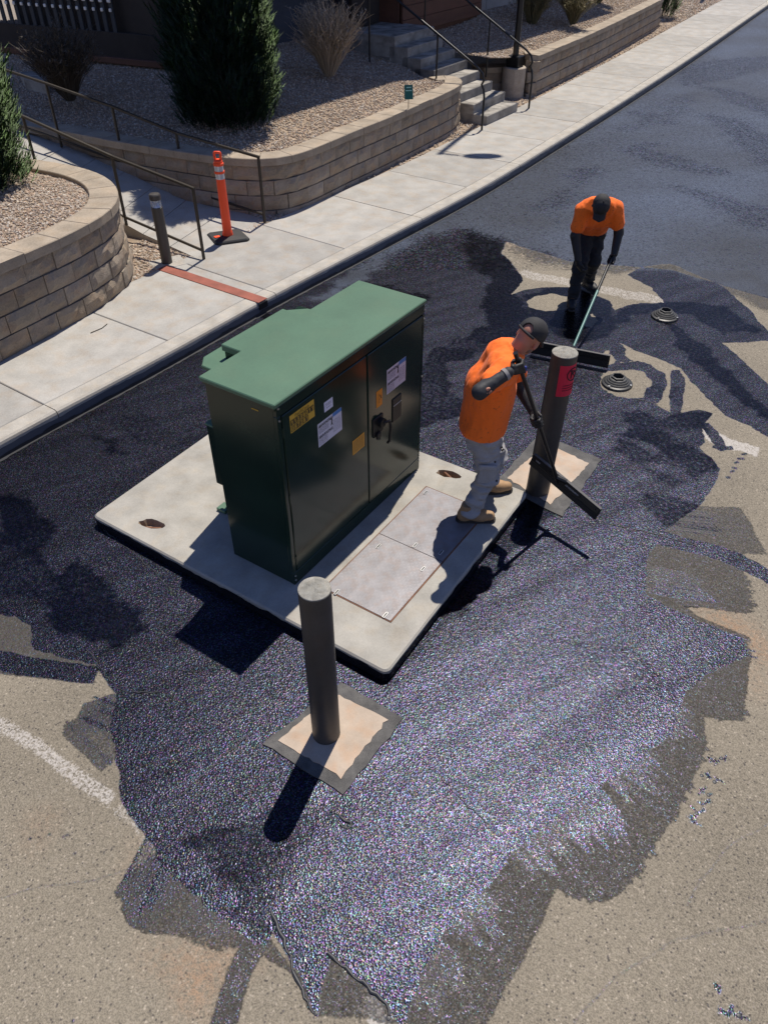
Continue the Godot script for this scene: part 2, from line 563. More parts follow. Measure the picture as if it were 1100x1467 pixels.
func layers_for(z: Zone) -> Dictionary:
	var heavy := z.blank()
	var thin := z.blank()
	var pool := z.blank()
	var dry := z.blank()
	var white := z.blank()
	var rust := z.blank()
	# --- thickly coated
	var main := [Vector2(-3.60, -5.11), Vector2(-3.39, -5.49), Vector2(-2.89, -6.19), Vector2(-2.31, -7.01), Vector2(-1.32, -8.51), Vector2(-0.09, -10.18), Vector2(1.53, -12.42), Vector2(3.20, -15.04), Vector2(5.32, -18.51), Vector2(8.42, -23.59), Vector2(13.91, -33.09), Vector2(22.12, -47.25), Vector2(15.77, -25.77), Vector2(6.15, -8.44), Vector2(5.17, -8.44), Vector2(4.60, -8.67), Vector2(4.25, -8.98), Vector2(3.95, -9.27), Vector2(3.67, -9.53), Vector2(3.16, -9.64), Vector2(2.82, -9.71), Vector2(2.42, -9.80), Vector2(2.06, -10.11), Vector2(1.77, -10.40), Vector2(1.67, -10.45), Vector2(1.57, -10.08), Vector2(1.71, -9.49), Vector2(1.73, -9.19), Vector2(1.60, -8.92), Vector2(1.54, -8.78), Vector2(1.75, -8.94), Vector2(2.06, -9.00), Vector2(2.36, -8.98), Vector2(2.67, -8.63), Vector2(2.69, -8.35), Vector2(2.88, -8.48), Vector2(3.03, -8.55), Vector2(3.32, -8.55), Vector2(3.33, -8.63), Vector2(3.28, -8.96), Vector2(3.08, -9.36), Vector2(3.34, -9.62), Vector2(3.72, -9.71), Vector2(3.92, -9.44), Vector2(4.16, -9.04), Vector2(4.26, -8.40), Vector2(4.27, -7.89), Vector2(4.28, -7.82), Vector2(4.87, -7.42), Vector2(4.82, -7.30), Vector2(4.19, -7.60), Vector2(4.17, -7.61), Vector2(3.68, -7.56), Vector2(3.74, -7.23), Vector2(3.84, -6.69), Vector2(4.08, -5.95), Vector2(3.84, -5.41), Vector2(3.49, -5.77), Vector2(3.38, -5.97), Vector2(3.23, -6.11), Vector2(3.18, -6.26), Vector2(3.11, -6.69), Vector2(3.06, -7.01), Vector2(2.92, -7.17), Vector2(2.68, -7.41), Vector2(2.55, -7.58), Vector2(2.49, -7.61), Vector2(2.48, -7.33), Vector2(2.51, -7.17), Vector2(2.45, -7.12), Vector2(2.66, -7.17), Vector2(2.78, -7.09), Vector2(2.86, -6.91), Vector2(2.84, -6.73), Vector2(2.73, -6.48), Vector2(2.62, -6.31), Vector2(2.73, -6.18), Vector2(2.82, -6.57), Vector2(2.96, -6.98), Vector2(3.04, -6.99), Vector2(3.06, -6.77), Vector2(2.96, -6.57), Vector2(2.82, -6.17), Vector2(3.00, -6.22), Vector2(3.11, -6.17), Vector2(3.01, -6.01), Vector2(2.95, -5.95), Vector2(2.90, -5.67), Vector2(2.81, -5.62), Vector2(2.87, -5.46), Vector2(2.89, -5.29), Vector2(2.83, -5.16), Vector2(2.70, -4.97), Vector2(2.60, -4.85), Vector2(2.57, -4.80), Vector2(2.44, -4.70), Vector2(2.19, -4.49), Vector2(1.99, -4.18), Vector2(1.85, -3.82), Vector2(2.01, -3.69), Vector2(2.18, -3.55), Vector2(2.42, -3.40), Vector2(2.39, -3.25), Vector2(2.18, -3.16), Vector2(1.92, -2.97), Vector2(1.72, -2.66), Vector2(1.41, -2.43), Vector2(1.17, -2.26), Vector2(0.91, -2.09), Vector2(0.69, -1.96), Vector2(0.54, -1.76), Vector2(0.31, -1.55), Vector2(0.16, -1.34), Vector2(0.12, -1.15), Vector2(0.11, -1.06), Vector2(0.02, -1.21), Vector2(-0.12, -1.33), Vector2(-0.26, -1.43), Vector2(-0.26, -1.37), Vector2(-0.29, -1.28), Vector2(-0.30, -1.17), Vector2(-0.33, -1.19), Vector2(-0.39, -1.31), Vector2(-0.47, -1.43), Vector2(-0.54, -1.54), Vector2(-0.58, -1.46), Vector2(-0.67, -1.52), Vector2(-0.90, -1.67), Vector2(-1.12, -1.83), Vector2(-1.19, -1.90), Vector2(-1.21, -1.94), Vector2(-1.38, -2.12), Vector2(-1.49, -2.27), Vector2(-1.56, -2.49), Vector2(-1.65, -2.71), Vector2(-1.68, -2.94), Vector2(-1.89, -3.18), Vector2(-2.11, -3.22), Vector2(-2.34, -3.31), Vector2(-2.43, -3.51), Vector2(-2.56, -3.58), Vector2(-2.99, -3.68)]
	z.fill(heavy, main, 1.0, 0.025)
	# bare spots left inside
	for b in [[Vector2(1.69, -8.59), Vector2(1.81, -8.74), Vector2(2.03, -8.80), Vector2(2.23, -8.72), Vector2(2.26, -8.57), Vector2(2.12, -8.38), Vector2(1.87, -8.33), Vector2(1.72, -8.44)], [Vector2(2.32, -8.22), Vector2(2.41, -8.27), Vector2(2.42, -8.12), Vector2(2.33, -7.91), Vector2(2.26, -7.94), Vector2(2.26, -8.08)],
			[Vector2(2.21, -6.84), Vector2(2.27, -6.92), Vector2(2.33, -6.95), Vector2(2.50, -6.98), Vector2(2.66, -6.95), Vector2(2.70, -6.78), Vector2(2.68, -6.68), Vector2(2.56, -6.54), Vector2(2.52, -6.43), Vector2(2.38, -6.43), Vector2(2.26, -6.49), Vector2(2.16, -6.61), Vector2(2.15, -6.73)],
			[Vector2(2.38, -7.39), Vector2(2.46, -7.42), Vector2(2.48, -7.24), Vector2(2.41, -7.12), Vector2(2.31, -7.07), Vector2(2.29, -7.18)]]:
		z.fill(heavy, b, 0.0, 0.04)
	# the ring brushed round the nearer pipe, and its tail
	z.stroke(heavy, [Vector2(2.48, -7.78), Vector2(2.49, -7.55), Vector2(2.51, -7.30), Vector2(2.53, -7.15)], 0.16, 1.0, 0.06)
	# a thick line of sealer running off to the right, lines and curls
	z.stroke(heavy, [Vector2(1.71, -4.61), Vector2(1.92, -4.52), Vector2(2.16, -4.41), Vector2(2.40, -4.30), Vector2(2.62, -4.18), Vector2(2.85, -3.96), Vector2(3.12, -3.75)], 0.17, 1.0, 0.03)
	z.stroke(heavy, [Vector2(2.98, -6.00), Vector2(3.00, -5.86), Vector2(3.02, -5.73), Vector2(3.02, -5.61)], 0.10, 1.0, 0.02)
	z.stroke(heavy, [Vector2(2.96, -5.62), Vector2(3.01, -5.58), Vector2(3.12, -5.60)], 0.07, 1.0, 0.03)
	z.stroke(heavy, [Vector2(-2.52, -3.22), Vector2(-2.32, -3.16), Vector2(-2.08, -3.12), Vector2(-1.85, -3.10)], 0.14, 1.0, 0.02)
	z.stroke(heavy, [Vector2(-2.73, -3.27), Vector2(-2.52, -3.22)], 0.14, 1.0, 0.02)
	var rr := RandomNumberGenerator.new()
	rr.seed = 9
	for p in [Vector2(3.15, -5.49), Vector2(3.10, -5.43), Vector2(3.05, -5.37), Vector2(3.00, -5.31), Vector2(2.97, -5.25), Vector2(2.91, -5.18)]:
		z.stroke(heavy, [p, p + Vector2(rr.randf_range(0.03, 0.06), rr.randf_range(-0.02, 0.02))], 0.03, 0.8, 0.02)
	for p in [Vector2(1.91, -2.48), Vector2(1.94, -2.47), Vector2(1.99, -2.49), Vector2(1.85, -2.38), Vector2(1.88, -2.34), Vector2(1.91, -2.35), Vector2(1.79, -2.28), Vector2(1.83, -2.26), Vector2(1.76, -2.21), Vector2(1.79, -2.21), Vector2(1.72, -2.17), Vector2(1.74, -2.15), Vector2(1.69, -2.12), Vector2(1.71, -2.09), Vector2(1.58, -1.20), Vector2(1.62, -1.18), Vector2(1.55, -1.19), Vector2(1.55, -1.29)]:
		for k in 2:
			var d := Vector2(rr.randf_range(-0.035, 0.035), rr.randf_range(-0.03, 0.03))
			z.stroke(heavy, [p - d, p + d], rr.randf_range(0.008, 0.02), 1.0, 0.012)
			z.stroke(pool, [p - d * 2.0, p + d * 2.0], 0.09, 1.0, 0.0)
	for p in [Vector2(-1.73, -2.02), Vector2(-1.71, -2.03), Vector2(-1.90, -2.01), Vector2(-1.64, -1.93), Vector2(-1.15, -1.55), Vector2(-1.41, -1.16), Vector2(-1.81, -2.03), Vector2(-0.87, -1.61), Vector2(2.44, -3.37), Vector2(2.81, -5.62)]:
		z.stroke(heavy, [p, p + Vector2(0.016, 0.006)], 0.016, 0.6, 0.008)
	for q in [[Vector2(-1.94, -1.69), Vector2(-1.75, -1.76), Vector2(-1.51, -1.78), Vector2(-1.28, -1.86)], [Vector2(0.85, -1.15), Vector2(1.08, -1.34), Vector2(1.39, -1.49), Vector2(1.90, -1.59)], [Vector2(2.09, -2.09), Vector2(1.87, -1.99), Vector2(1.62, -1.79), Vector2(1.52, -1.65)]]: z.stroke(heavy, q, 0.006, 0.55, 0.012)
	for q in [[Vector2(1.60, -1.19), Vector2(1.61, -1.17)], [Vector2(1.53, -1.20), Vector2(1.54, -1.19)]]: z.stroke(heavy, q, 0.03, 0.8, 0.02)
	var k8 := 200
	for q in [[[Vector2(0.69, -2.17), Vector2(0.91, -1.88)], 0.36, 0.62], [[Vector2(1.00, -2.38), Vector2(1.20, -1.99)], 0.34, 0.7], [[Vector2(1.29, -2.61), Vector2(1.50, -2.30)], 0.34, 0.66], [[Vector2(1.64, -2.91), Vector2(1.83, -2.69)], 0.26, 0.6], [[Vector2(0.32, -1.76), Vector2(0.48, -1.55)], 0.28, 0.55], [[Vector2(0.13, -1.46), Vector2(0.29, -1.28)], 0.3, 0.5], [[Vector2(1.95, -3.46), Vector2(2.41, -3.31)], 0.16, 0.75], [[Vector2(1.94, -3.96), Vector2(2.31, -3.85)], 0.3, 0.55], [[Vector2(2.18, -4.66), Vector2(2.67, -4.56)], 0.3, 0.6], [[Vector2(-1.16, -2.01), Vector2(-1.25, -1.69)], 0.24, 0.6], [[Vector2(-1.52, -2.71), Vector2(-1.82, -2.84)], 0.2, 0.6], [[Vector2(-0.81, -1.69), Vector2(-0.89, -1.55)], 0.3, 0.45]]:
		k8 += 1
		drag(z, heavy, q[0][0], q[0][1], q[1], q[2], 0.14, k8)
	z.blur(heavy, 1)
	# --- thin coats that only darken the stones
	for b in [[Vector2(-1.86, -2.88), Vector2(-1.87, -2.78), Vector2(-1.79, -2.55), Vector2(-1.56, -2.48), Vector2(-1.23, -2.34), Vector2(-1.37, -2.97), Vector2(-1.68, -2.95)], [Vector2(-1.19, -1.90), Vector2(-1.31, -1.71), Vector2(-1.32, -1.64), Vector2(-1.26, -1.57), Vector2(-1.11, -1.53), Vector2(-0.85, -1.52), Vector2(-0.60, -1.43), Vector2(-0.43, -1.34), Vector2(-0.66, -1.65), Vector2(-1.06, -1.90)],
			[Vector2(0.56, -1.96), Vector2(0.69, -1.99), Vector2(0.90, -1.81), Vector2(0.88, -1.75), Vector2(0.79, -1.59), Vector2(0.62, -1.35), Vector2(0.47, -1.15), Vector2(0.43, -1.06), Vector2(0.09, -1.06), Vector2(0.16, -1.37), Vector2(0.31, -1.59)],
			[Vector2(0.68, -2.05), Vector2(0.89, -1.74), Vector2(0.98, -1.71), Vector2(1.09, -1.67), Vector2(1.23, -1.74), Vector2(1.40, -1.94), Vector2(1.57, -2.10), Vector2(1.76, -2.36), Vector2(1.93, -2.61), Vector2(1.95, -2.81), Vector2(1.78, -2.86), Vector2(1.27, -2.52)],
			[Vector2(1.92, -2.97), Vector2(1.94, -2.81), Vector2(2.05, -2.74), Vector2(2.19, -2.74), Vector2(2.35, -3.11), Vector2(2.42, -3.28), Vector2(2.43, -3.43), Vector2(2.19, -3.59), Vector2(2.13, -3.69), Vector2(1.93, -3.73), Vector2(1.75, -3.25)],
			[Vector2(2.48, -4.82), Vector2(2.58, -4.79), Vector2(2.89, -4.77), Vector2(2.90, -4.53), Vector2(2.89, -4.23), Vector2(2.61, -4.21), Vector2(2.15, -4.37), Vector2(2.08, -4.49)], [Vector2(2.01, -4.45), Vector2(2.40, -4.30), Vector2(2.64, -4.03), Vector2(2.59, -3.69), Vector2(2.13, -3.69), Vector2(1.73, -3.75)],
			[Vector2(-2.87, -3.62), Vector2(-2.67, -3.62), Vector2(-2.45, -3.55), Vector2(-2.28, -3.31), Vector2(-1.89, -3.18), Vector2(-1.84, -3.03), Vector2(-2.20, -3.09), Vector2(-2.49, -3.15), Vector2(-2.69, -3.19)],
			[Vector2(-0.56, -1.65), Vector2(-0.30, -1.18), Vector2(0.03, -1.14), Vector2(0.16, -1.14), Vector2(-0.17, -1.55)]]:
		z.fill(thin, b, 0.6, 0.02)
	var k9 := 0
	for q in [[[Vector2(0.16, -1.17), Vector2(0.72, -1.92)], 0.42, 0.75, 0.05], [[Vector2(0.49, -1.65), Vector2(0.83, -2.05)], 0.3, 0.6, 0.06], [[Vector2(0.91, -2.09), Vector2(1.10, -1.74)], 0.34, 0.8, 0.07], [[Vector2(1.10, -2.26), Vector2(1.33, -1.86)], 0.3, 0.7, 0.07], [[Vector2(1.35, -2.52), Vector2(1.65, -2.21)], 0.34, 0.75, 0.06], [[Vector2(1.57, -2.71), Vector2(1.87, -2.50)], 0.26, 0.7, 0.05],
			[[Vector2(1.73, -2.99), Vector2(2.24, -2.91)], 0.36, 0.7, 0.07], [[Vector2(1.91, -3.49), Vector2(2.43, -3.34)], 0.2, 0.7, 0.06], [[Vector2(1.80, -4.03), Vector2(2.64, -3.85)], 0.5, 0.62, 0.06], [[Vector2(2.11, -4.62), Vector2(2.83, -4.45)], 0.42, 0.7, 0.06], [[Vector2(-1.52, -2.54), Vector2(-1.86, -2.81)], 0.34, 0.8, 0.04], [[Vector2(-1.09, -1.83), Vector2(-1.29, -1.65)], 0.3, 0.9, 0.04], [[Vector2(-0.75, -1.55), Vector2(-1.05, -1.65)], 0.22, 0.5, 0.1],
			[[Vector2(-2.29, -3.49), Vector2(-2.69, -3.31)], 0.3, 0.6, 0.1], [[Vector2(-0.41, -1.55), Vector2(-0.24, -1.22)], 0.2, 0.6, 0.08], [[Vector2(-0.24, -1.46), Vector2(-0.10, -1.19)], 0.2, 0.55, 0.08], [[Vector2(-2.04, -3.13), Vector2(-2.51, -3.19)], 0.16, 0.95, 0.03]]:
		k9 += 1
		drag(z, thin, q[0][0], q[0][1], q[1], q[2], q[3], k9)
	z.stroke(thin, [Vector2(-0.61, -1.52), Vector2(-0.66, -1.40), Vector2(-0.70, -1.26), Vector2(-0.72, -1.15), Vector2(-0.72, -1.06)], 0.115, 0.85, 0.015)
	for b in [[Vector2(-1.86, -2.88), Vector2(-1.87, -2.78), Vector2(-1.83, -2.66), Vector2(-1.55, -2.66), Vector2(-1.63, -2.96)], [Vector2(-1.19, -1.90), Vector2(-1.31, -1.71), Vector2(-1.32, -1.64), Vector2(-1.26, -1.57), Vector2(-1.18, -1.55), Vector2(-1.13, -1.69), Vector2(-1.05, -1.83)]]:
		z.fill(thin, b, 0.9, 0.02)
	z.blur(thin, 1)
	# feathered edge where the dry coat of the far lane ends
	var feather := [Vector2(1.68, -10.55), Vector2(2.09, -10.33), Vector2(2.46, -9.99), Vector2(3.02, -9.82), Vector2(3.72, -9.69), Vector2(4.02, -9.49), Vector2(4.34, -9.12), Vector2(4.74, -8.82), Vector2(5.33, -8.44), Vector2(5.09, -7.91), Vector2(4.51, -8.44), Vector2(4.16, -8.74), Vector2(3.89, -9.06), Vector2(3.61, -9.31), Vector2(3.11, -9.42), Vector2(2.66, -9.40), Vector2(2.24, -9.55), Vector2(1.97, -9.85), Vector2(1.73, -10.13)]
	# --- pooled, smooth and wetter
	for b in [[Vector2(-3.15, -4.88), Vector2(-2.93, -4.91), Vector2(-2.65, -4.58), Vector2(-2.60, -4.25), Vector2(-2.34, -3.96), Vector2(-2.45, -3.82), Vector2(-2.78, -3.89)], [Vector2(-2.45, -3.82), Vector2(-2.26, -4.18), Vector2(-2.04, -3.96), Vector2(-1.62, -3.49), Vector2(-1.76, -3.31), Vector2(-2.19, -3.49)], [Vector2(-2.11, -4.62), Vector2(-1.52, -4.18), Vector2(-0.62, -3.49), Vector2(0.04, -2.99), Vector2(0.43, -3.49), Vector2(1.41, -4.75), Vector2(1.55, -5.02), Vector2(1.24, -5.11), Vector2(0.45, -3.82), Vector2(0.05, -3.13), Vector2(-0.63, -3.62), Vector2(-1.31, -4.18), Vector2(-2.01, -4.66)],
			[Vector2(1.13, -11.03), Vector2(1.51, -11.12), Vector2(1.72, -10.76), Vector2(1.57, -10.08), Vector2(1.71, -9.49), Vector2(1.73, -9.19), Vector2(1.57, -8.82), Vector2(1.70, -8.26), Vector2(1.85, -7.74), Vector2(1.65, -7.42), Vector2(1.18, -7.91), Vector2(1.17, -8.63), Vector2(1.31, -9.23), Vector2(1.10, -9.66)], [Vector2(-0.21, -6.57), Vector2(0.33, -6.19), Vector2(0.59, -6.07), Vector2(0.69, -6.57), Vector2(0.66, -7.12), Vector2(1.12, -7.42), Vector2(1.49, -7.91), Vector2(1.10, -7.91), Vector2(0.52, -7.42), Vector2(0.36, -7.12)],
			[Vector2(2.37, -7.74), Vector2(2.46, -7.96), Vector2(2.68, -8.26), Vector2(3.02, -8.51), Vector2(3.32, -8.55), Vector2(3.74, -8.59), Vector2(4.02, -8.44), Vector2(4.20, -7.82), Vector2(3.71, -7.74), Vector2(3.55, -8.26), Vector2(3.17, -8.33), Vector2(2.86, -8.22), Vector2(2.65, -8.01), Vector2(2.47, -7.68)],
			[Vector2(3.13, -8.17), Vector2(3.19, -7.42), Vector2(3.33, -6.84), Vector2(3.43, -6.31), Vector2(3.59, -6.01), Vector2(3.65, -6.19), Vector2(3.59, -6.77), Vector2(3.50, -7.35), Vector2(3.37, -7.91)], [Vector2(2.82, -6.17), Vector2(3.11, -6.17), Vector2(2.90, -5.67), Vector2(2.89, -5.29), Vector2(2.65, -5.11), Vector2(2.44, -5.62), Vector2(2.11, -5.84), Vector2(2.27, -5.95)],
			[Vector2(2.06, -9.00), Vector2(2.36, -8.98), Vector2(2.67, -8.63), Vector2(2.69, -8.35), Vector2(2.43, -7.68), Vector2(2.05, -7.58), Vector2(1.80, -7.91), Vector2(1.70, -8.26), Vector2(1.69, -8.59), Vector2(1.60, -8.72)],
			[Vector2(0.04, -2.21), Vector2(-0.27, -2.09), Vector2(-0.47, -1.86), Vector2(-0.56, -1.65), Vector2(-0.51, -1.52), Vector2(-0.73, -1.62), Vector2(-0.90, -1.83), Vector2(-1.09, -2.01), Vector2(-0.84, -2.09), Vector2(-0.51, -2.26)],
			[Vector2(-0.56, -1.65), Vector2(-0.52, -1.65), Vector2(-0.29, -1.22), Vector2(-0.32, -1.19)], [Vector2(-0.26, -1.45), Vector2(-0.10, -1.33), Vector2(0.05, -1.22), Vector2(0.02, -1.20), Vector2(-0.13, -1.32), Vector2(-0.27, -1.42)]]:
		z.fill(pool, b, 0.8, 0.1)
	for k in 26:
		var c := Vector2(rr.randf_range(-3.5, 4.0), rr.randf_range(-9.0, -3.0))
		var b := []
		var w := rr.randf_range(0.1, 0.4)
		for a in 9: b.append(c + Vector2(cos(TAU * a / 9.0) * w * 2.0, sin(TAU * a / 9.0) * w * 0.6).rotated(rr.randf_range(0.3, 0.9)))
		z.fill(pool, b, rr.randf_range(0.3, 0.8), 0.12)
	z.blur(pool, 5)
	# --- the far lane, coated earlier and already dull
	z.fill(dry, [Vector2(-0.83, -8.63), Vector2(-0.09, -10.18), Vector2(1.53, -12.42), Vector2(3.20, -15.04), Vector2(5.32, -18.51), Vector2(8.42, -23.59), Vector2(13.91, -33.09), Vector2(22.12, -47.25), Vector2(17.19, -25.77), Vector2(6.20, -8.08), Vector2(4.60, -8.67), Vector2(3.67, -9.53), Vector2(3.16, -9.64), Vector2(2.42, -9.80), Vector2(1.67, -10.45), Vector2(1.10, -11.03), Vector2(0.49, -10.63), Vector2(-0.09, -9.66), Vector2(-0.58, -8.63)], 1.0, 0.15)
	for q in [[Vector2(4.19, -14.91), Vector2(4.60, -15.31), Vector2(5.00, -14.86), Vector2(5.55, -14.02), Vector2(5.89, -13.26), Vector2(5.25, -13.44), Vector2(4.66, -13.82)], [Vector2(4.43, -13.00), Vector2(4.87, -12.23), Vector2(5.15, -11.17), Vector2(5.45, -10.63), Vector2(5.88, -11.76), Vector2(5.36, -12.39)], [Vector2(7.30, -22.31), Vector2(8.85, -23.21), Vector2(10.33, -23.69), Vector2(9.98, -22.31), Vector2(8.17, -20.67), Vector2(6.95, -19.93)], [Vector2(2.89, -13.26), Vector2(3.46, -13.82), Vector2(3.84, -13.90), Vector2(3.16, -12.90)],
			[Vector2(2.21, -11.76), Vector2(2.79, -12.72), Vector2(3.18, -13.00), Vector2(2.84, -12.07), Vector2(2.37, -11.46)], [Vector2(7.23, -20.29), Vector2(8.12, -19.57), Vector2(8.56, -18.26), Vector2(7.99, -16.81), Vector2(7.51, -18.26)], [Vector2(6.57, -17.66), Vector2(7.24, -17.09), Vector2(7.49, -15.55), Vector2(6.51, -13.07), Vector2(6.46, -14.86)], [Vector2(5.11, -17.66), Vector2(5.90, -17.37), Vector2(5.91, -16.65), Vector2(5.25, -16.55)], [Vector2(4.66, -15.55), Vector2(5.06, -15.31), Vector2(4.78, -14.73)]]:
		z.fill(dry, q, 0.5, 0.25)
	for k in 40:
		var c := Vector2(rr.randf_range(1, 16), rr.randf_range(-30.0, -11.0))
		var b := []
		var w := rr.randf_range(0.15, 0.7)
		for a in 9: b.append(c + Vector2(cos(TAU * a / 9.0) * w * 3.4, sin(TAU * a / 9.0) * w * 0.4).rotated(rr.randf_range(-1.25, -0.6)))
		z.fill(dry, b, rr.randf_range(0.6, 0.95), 0.2)
	z.blur(dry, 8)
	# --- worn white paint and orange soil stains
	z.stroke(white, [Vector2(-2.67, -2.91), Vector2(-2.34, -2.73), Vector2(-2.07, -2.58), Vector2(-1.81, -2.41), Vector2(-1.52, -2.23)], 0.075, 0.62, 0.006)
	z.stroke(white, [Vector2(-1.48, -2.21), Vector2(-1.33, -2.09), Vector2(-1.21, -1.96)], 0.07, 0.35, 0.03)
	z.stroke(white, [Vector2(2.91, -5.89), Vector2(3.04, -5.73), Vector2(3.19, -5.62), Vector2(3.31, -5.53)], 0.17, 0.9, 0.04)
	z.stroke(white, [Vector2(-0.05, -1.26), Vector2(-0.02, -1.11)], 0.09, 0.9, 0.02)
	z.stroke(white, [Vector2(1.74, -9.44), Vector2(2.10, -9.23), Vector2(2.57, -8.98), Vector2(2.95, -8.78), Vector2(3.41, -8.59)], 0.22, 0.5, 0.06)
	z.stroke(white, [Vector2(2.72, -5.64), Vector2(2.76, -5.60)], 0.06, 0.9, 0.04)
	z.blur(white, 2)
	for b in [[Vector2(-1.18, -1.54), Vector2(-0.98, -1.49), Vector2(-0.82, -1.34), Vector2(-0.70, -1.22), Vector2(-0.79, -1.15), Vector2(-0.96, -1.22), Vector2(-1.05, -1.34)], [Vector2(-1.33, -1.92), Vector2(-1.20, -1.93), Vector2(-1.17, -1.83), Vector2(-1.27, -1.83)], [Vector2(1.83, -10.90), Vector2(2.12, -10.50), Vector2(2.66, -10.33), Vector2(2.32, -10.01), Vector2(1.78, -10.13), Vector2(1.69, -10.50)], [Vector2(1.65, -11.03), Vector2(2.01, -11.12), Vector2(2.01, -10.76), Vector2(1.70, -10.63)], [Vector2(-1.94, -2.09), Vector2(-1.86, -2.07), Vector2(-1.84, -2.01), Vector2(-1.91, -2.02)], [Vector2(-0.85, -1.52), Vector2(-0.69, -1.55), Vector2(-0.56, -1.40), Vector2(-0.65, -1.28), Vector2(-0.79, -1.34)],
			[Vector2(2.11, -3.62), Vector2(2.40, -3.40), Vector2(2.43, -2.97), Vector2(2.62, -3.49), Vector2(2.26, -3.68)]]:
		z.fill(rust, b, 0.5, 0.15)
	z.blur(rust, 16)
	# feather into the heavy layer
	var fl := z.blank()
	z.fill(fl, feather, 0.55, 0.2)
	z.blur(fl, 8)
	var a := thin.get_data()
	var f := fl.get_data()
	for i in a.size():
		if f[i] > a[i]: a[i] = f[i]
	thin = Image.create_from_data(z.m, z.m, false, Image.FORMAT_L8, a)
	return {"heavy": heavy, "thin": thin, "pool": pool, "dry": dry, "white": white, "rust": rust}

# ---------------------------------------------------------------- paths
class Path:
	var p := PackedVector2Array()
	var s := PackedFloat32Array()
	var total := 0.0

	func _init(pts: Array) -> void:
		var n := pts.size()
		for i in n - 1:
			var a: Vector2 = pts[maxi(i - 1, 0)]
			var b: Vector2 = pts[i]
			var c: Vector2 = pts[i + 1]
			var d: Vector2 = pts[mini(i + 2, n - 1)]
			for k in 8: p.append(b.cubic_interpolate(c, a, d, k / 8.0))
		p.append(pts[n - 1])
		s.append(0.0)
		for i in range(1, p.size()):
			total += p[i].distance_to(p[i - 1])
			s.append(total)

	func seg(x: float) -> int:
		return clampi(s.bsearch(x) - 1, 0, p.size() - 2)

	func pos(x: float) -> Vector2:
		var i := seg(x)
		return p[i] + (p[i + 1] - p[i]).normalized() * (x - s[i])

	func dir(x: float) -> Vector2:
		return (pos(x + 0.12) - pos(x - 0.12)).normalized()

	func out(x: float) -> Vector2:
		var d := dir(x)
		return Vector2(-d.y, d.x)

	func off(x: float, o: float) -> Vector2:
		return pos(x) + out(x) * o

	func dist(q: Vector2) -> float:
		var best := 1e9
		for i in p.size() - 1:
			best = minf(best, q.distance_to(Geometry2D.get_closest_point_to_segment(q, p[i], p[i + 1])))
		return best

const STREET := Vector2(0.56, -0.83)
const BACK := Vector2(-0.83, -0.56)

func build_materials() -> void:
	var soft := noise_tex(512, 0.10, FastNoiseLite.TYPE_SIMPLEX, 4, 5)
	M.soft = soft
	M.walk = []
	for k in 3: M.walk.append(world_mat(mottled(512, Color(0.35, 0.335, 0.305) * [1.0, 0.93, 1.05][k], 0.14, 0.09, 0.03, 21 + k * 90, Color(1, 0.90, 0.80), 0.6), 1.9, 0.9, soft, 0.08))
	M.concrete = M.walk[0]
	M.pad = world_mat(mottled(512, Color(0.335, 0.318, 0.28), 0.18, 0.08, 0.02, 22), 1.3, 0.85, soft, 0.05)
	M.kerb = world_mat(mottled(512, Color(0.385, 0.36, 0.315), 0.16, 0.1, 0.05, 23), 1.1, 0.9, soft, 0.12)
	M.overspray = mat(lin(0.085, 0.092, 0.110), 0.6)
	M.kerb_black = mat(lin(0.028, 0.029, 0.033), 0.5)
	M.block = []
	for k in 4:
		var base: Color = [Color(0.30, 0.25, 0.193), Color(0.272, 0.23, 0.18), Color(0.325, 0.272, 0.212), Color(0.288, 0.234, 0.172)][k]
		M.block.append(world_mat(mottled(256, base, 0.25, 0.22, 0.06, 40 + k, Color(1.05, 0.82, 0.66), 0.5), 0.9, 0.95, soft, 0.5))
	M.cap = world_mat(mottled(256, Color(0.33, 0.275, 0.21), 0.2, 0.16, 0.05, 47), 1.0, 0.95, soft, 0.2)
	M.soil = world_mat(mottled(256, Color(0.30, 0.23, 0.165), 0.2, 0.4, 0.3, 48), 0.8, 0.95, soft, 0.4)
	M.step = world_mat(mottled(256, Color(0.30, 0.28, 0.245), 0.45, 0.15, 0.08, 49, Color(0.45, 0.43, 0.42), 0.8), 0.9, 0.9, soft, 0.15)
	M.iron = mat(Color.from_rgba8(54, 48, 40), 0.45, 0.3)
	M.black_iron = mat(Color.from_rgba8(22, 22, 23), 0.35)
	M.black = mat(Color.from_rgba8(20, 20, 21), 0.5)
	M.steel = mat(Color.from_rgba8(190, 190, 188), 0.35, 0.9)
	M.siding = world_mat(mottled(256, Color(0.055, 0.065, 0.085), 0.2, 0.15, 0.02, 50), 1.5, 0.7)
	M.wood = world_mat(mottled(256, Color(0.12, 0.052, 0.030), 0.3, 0.3, 0.02, 51), 0.9, 0.7)
	M.dark_wood = world_mat(mottled(256, Color(0.028, 0.022, 0.018), 0.3, 0.3, 0.02, 52), 0.9, 0.8)
	M.grey_wall = world_mat(mottled(256, Color(0.36, 0.35, 0.33), 0.1, 0.1, 0.02, 53), 1.5, 0.9)

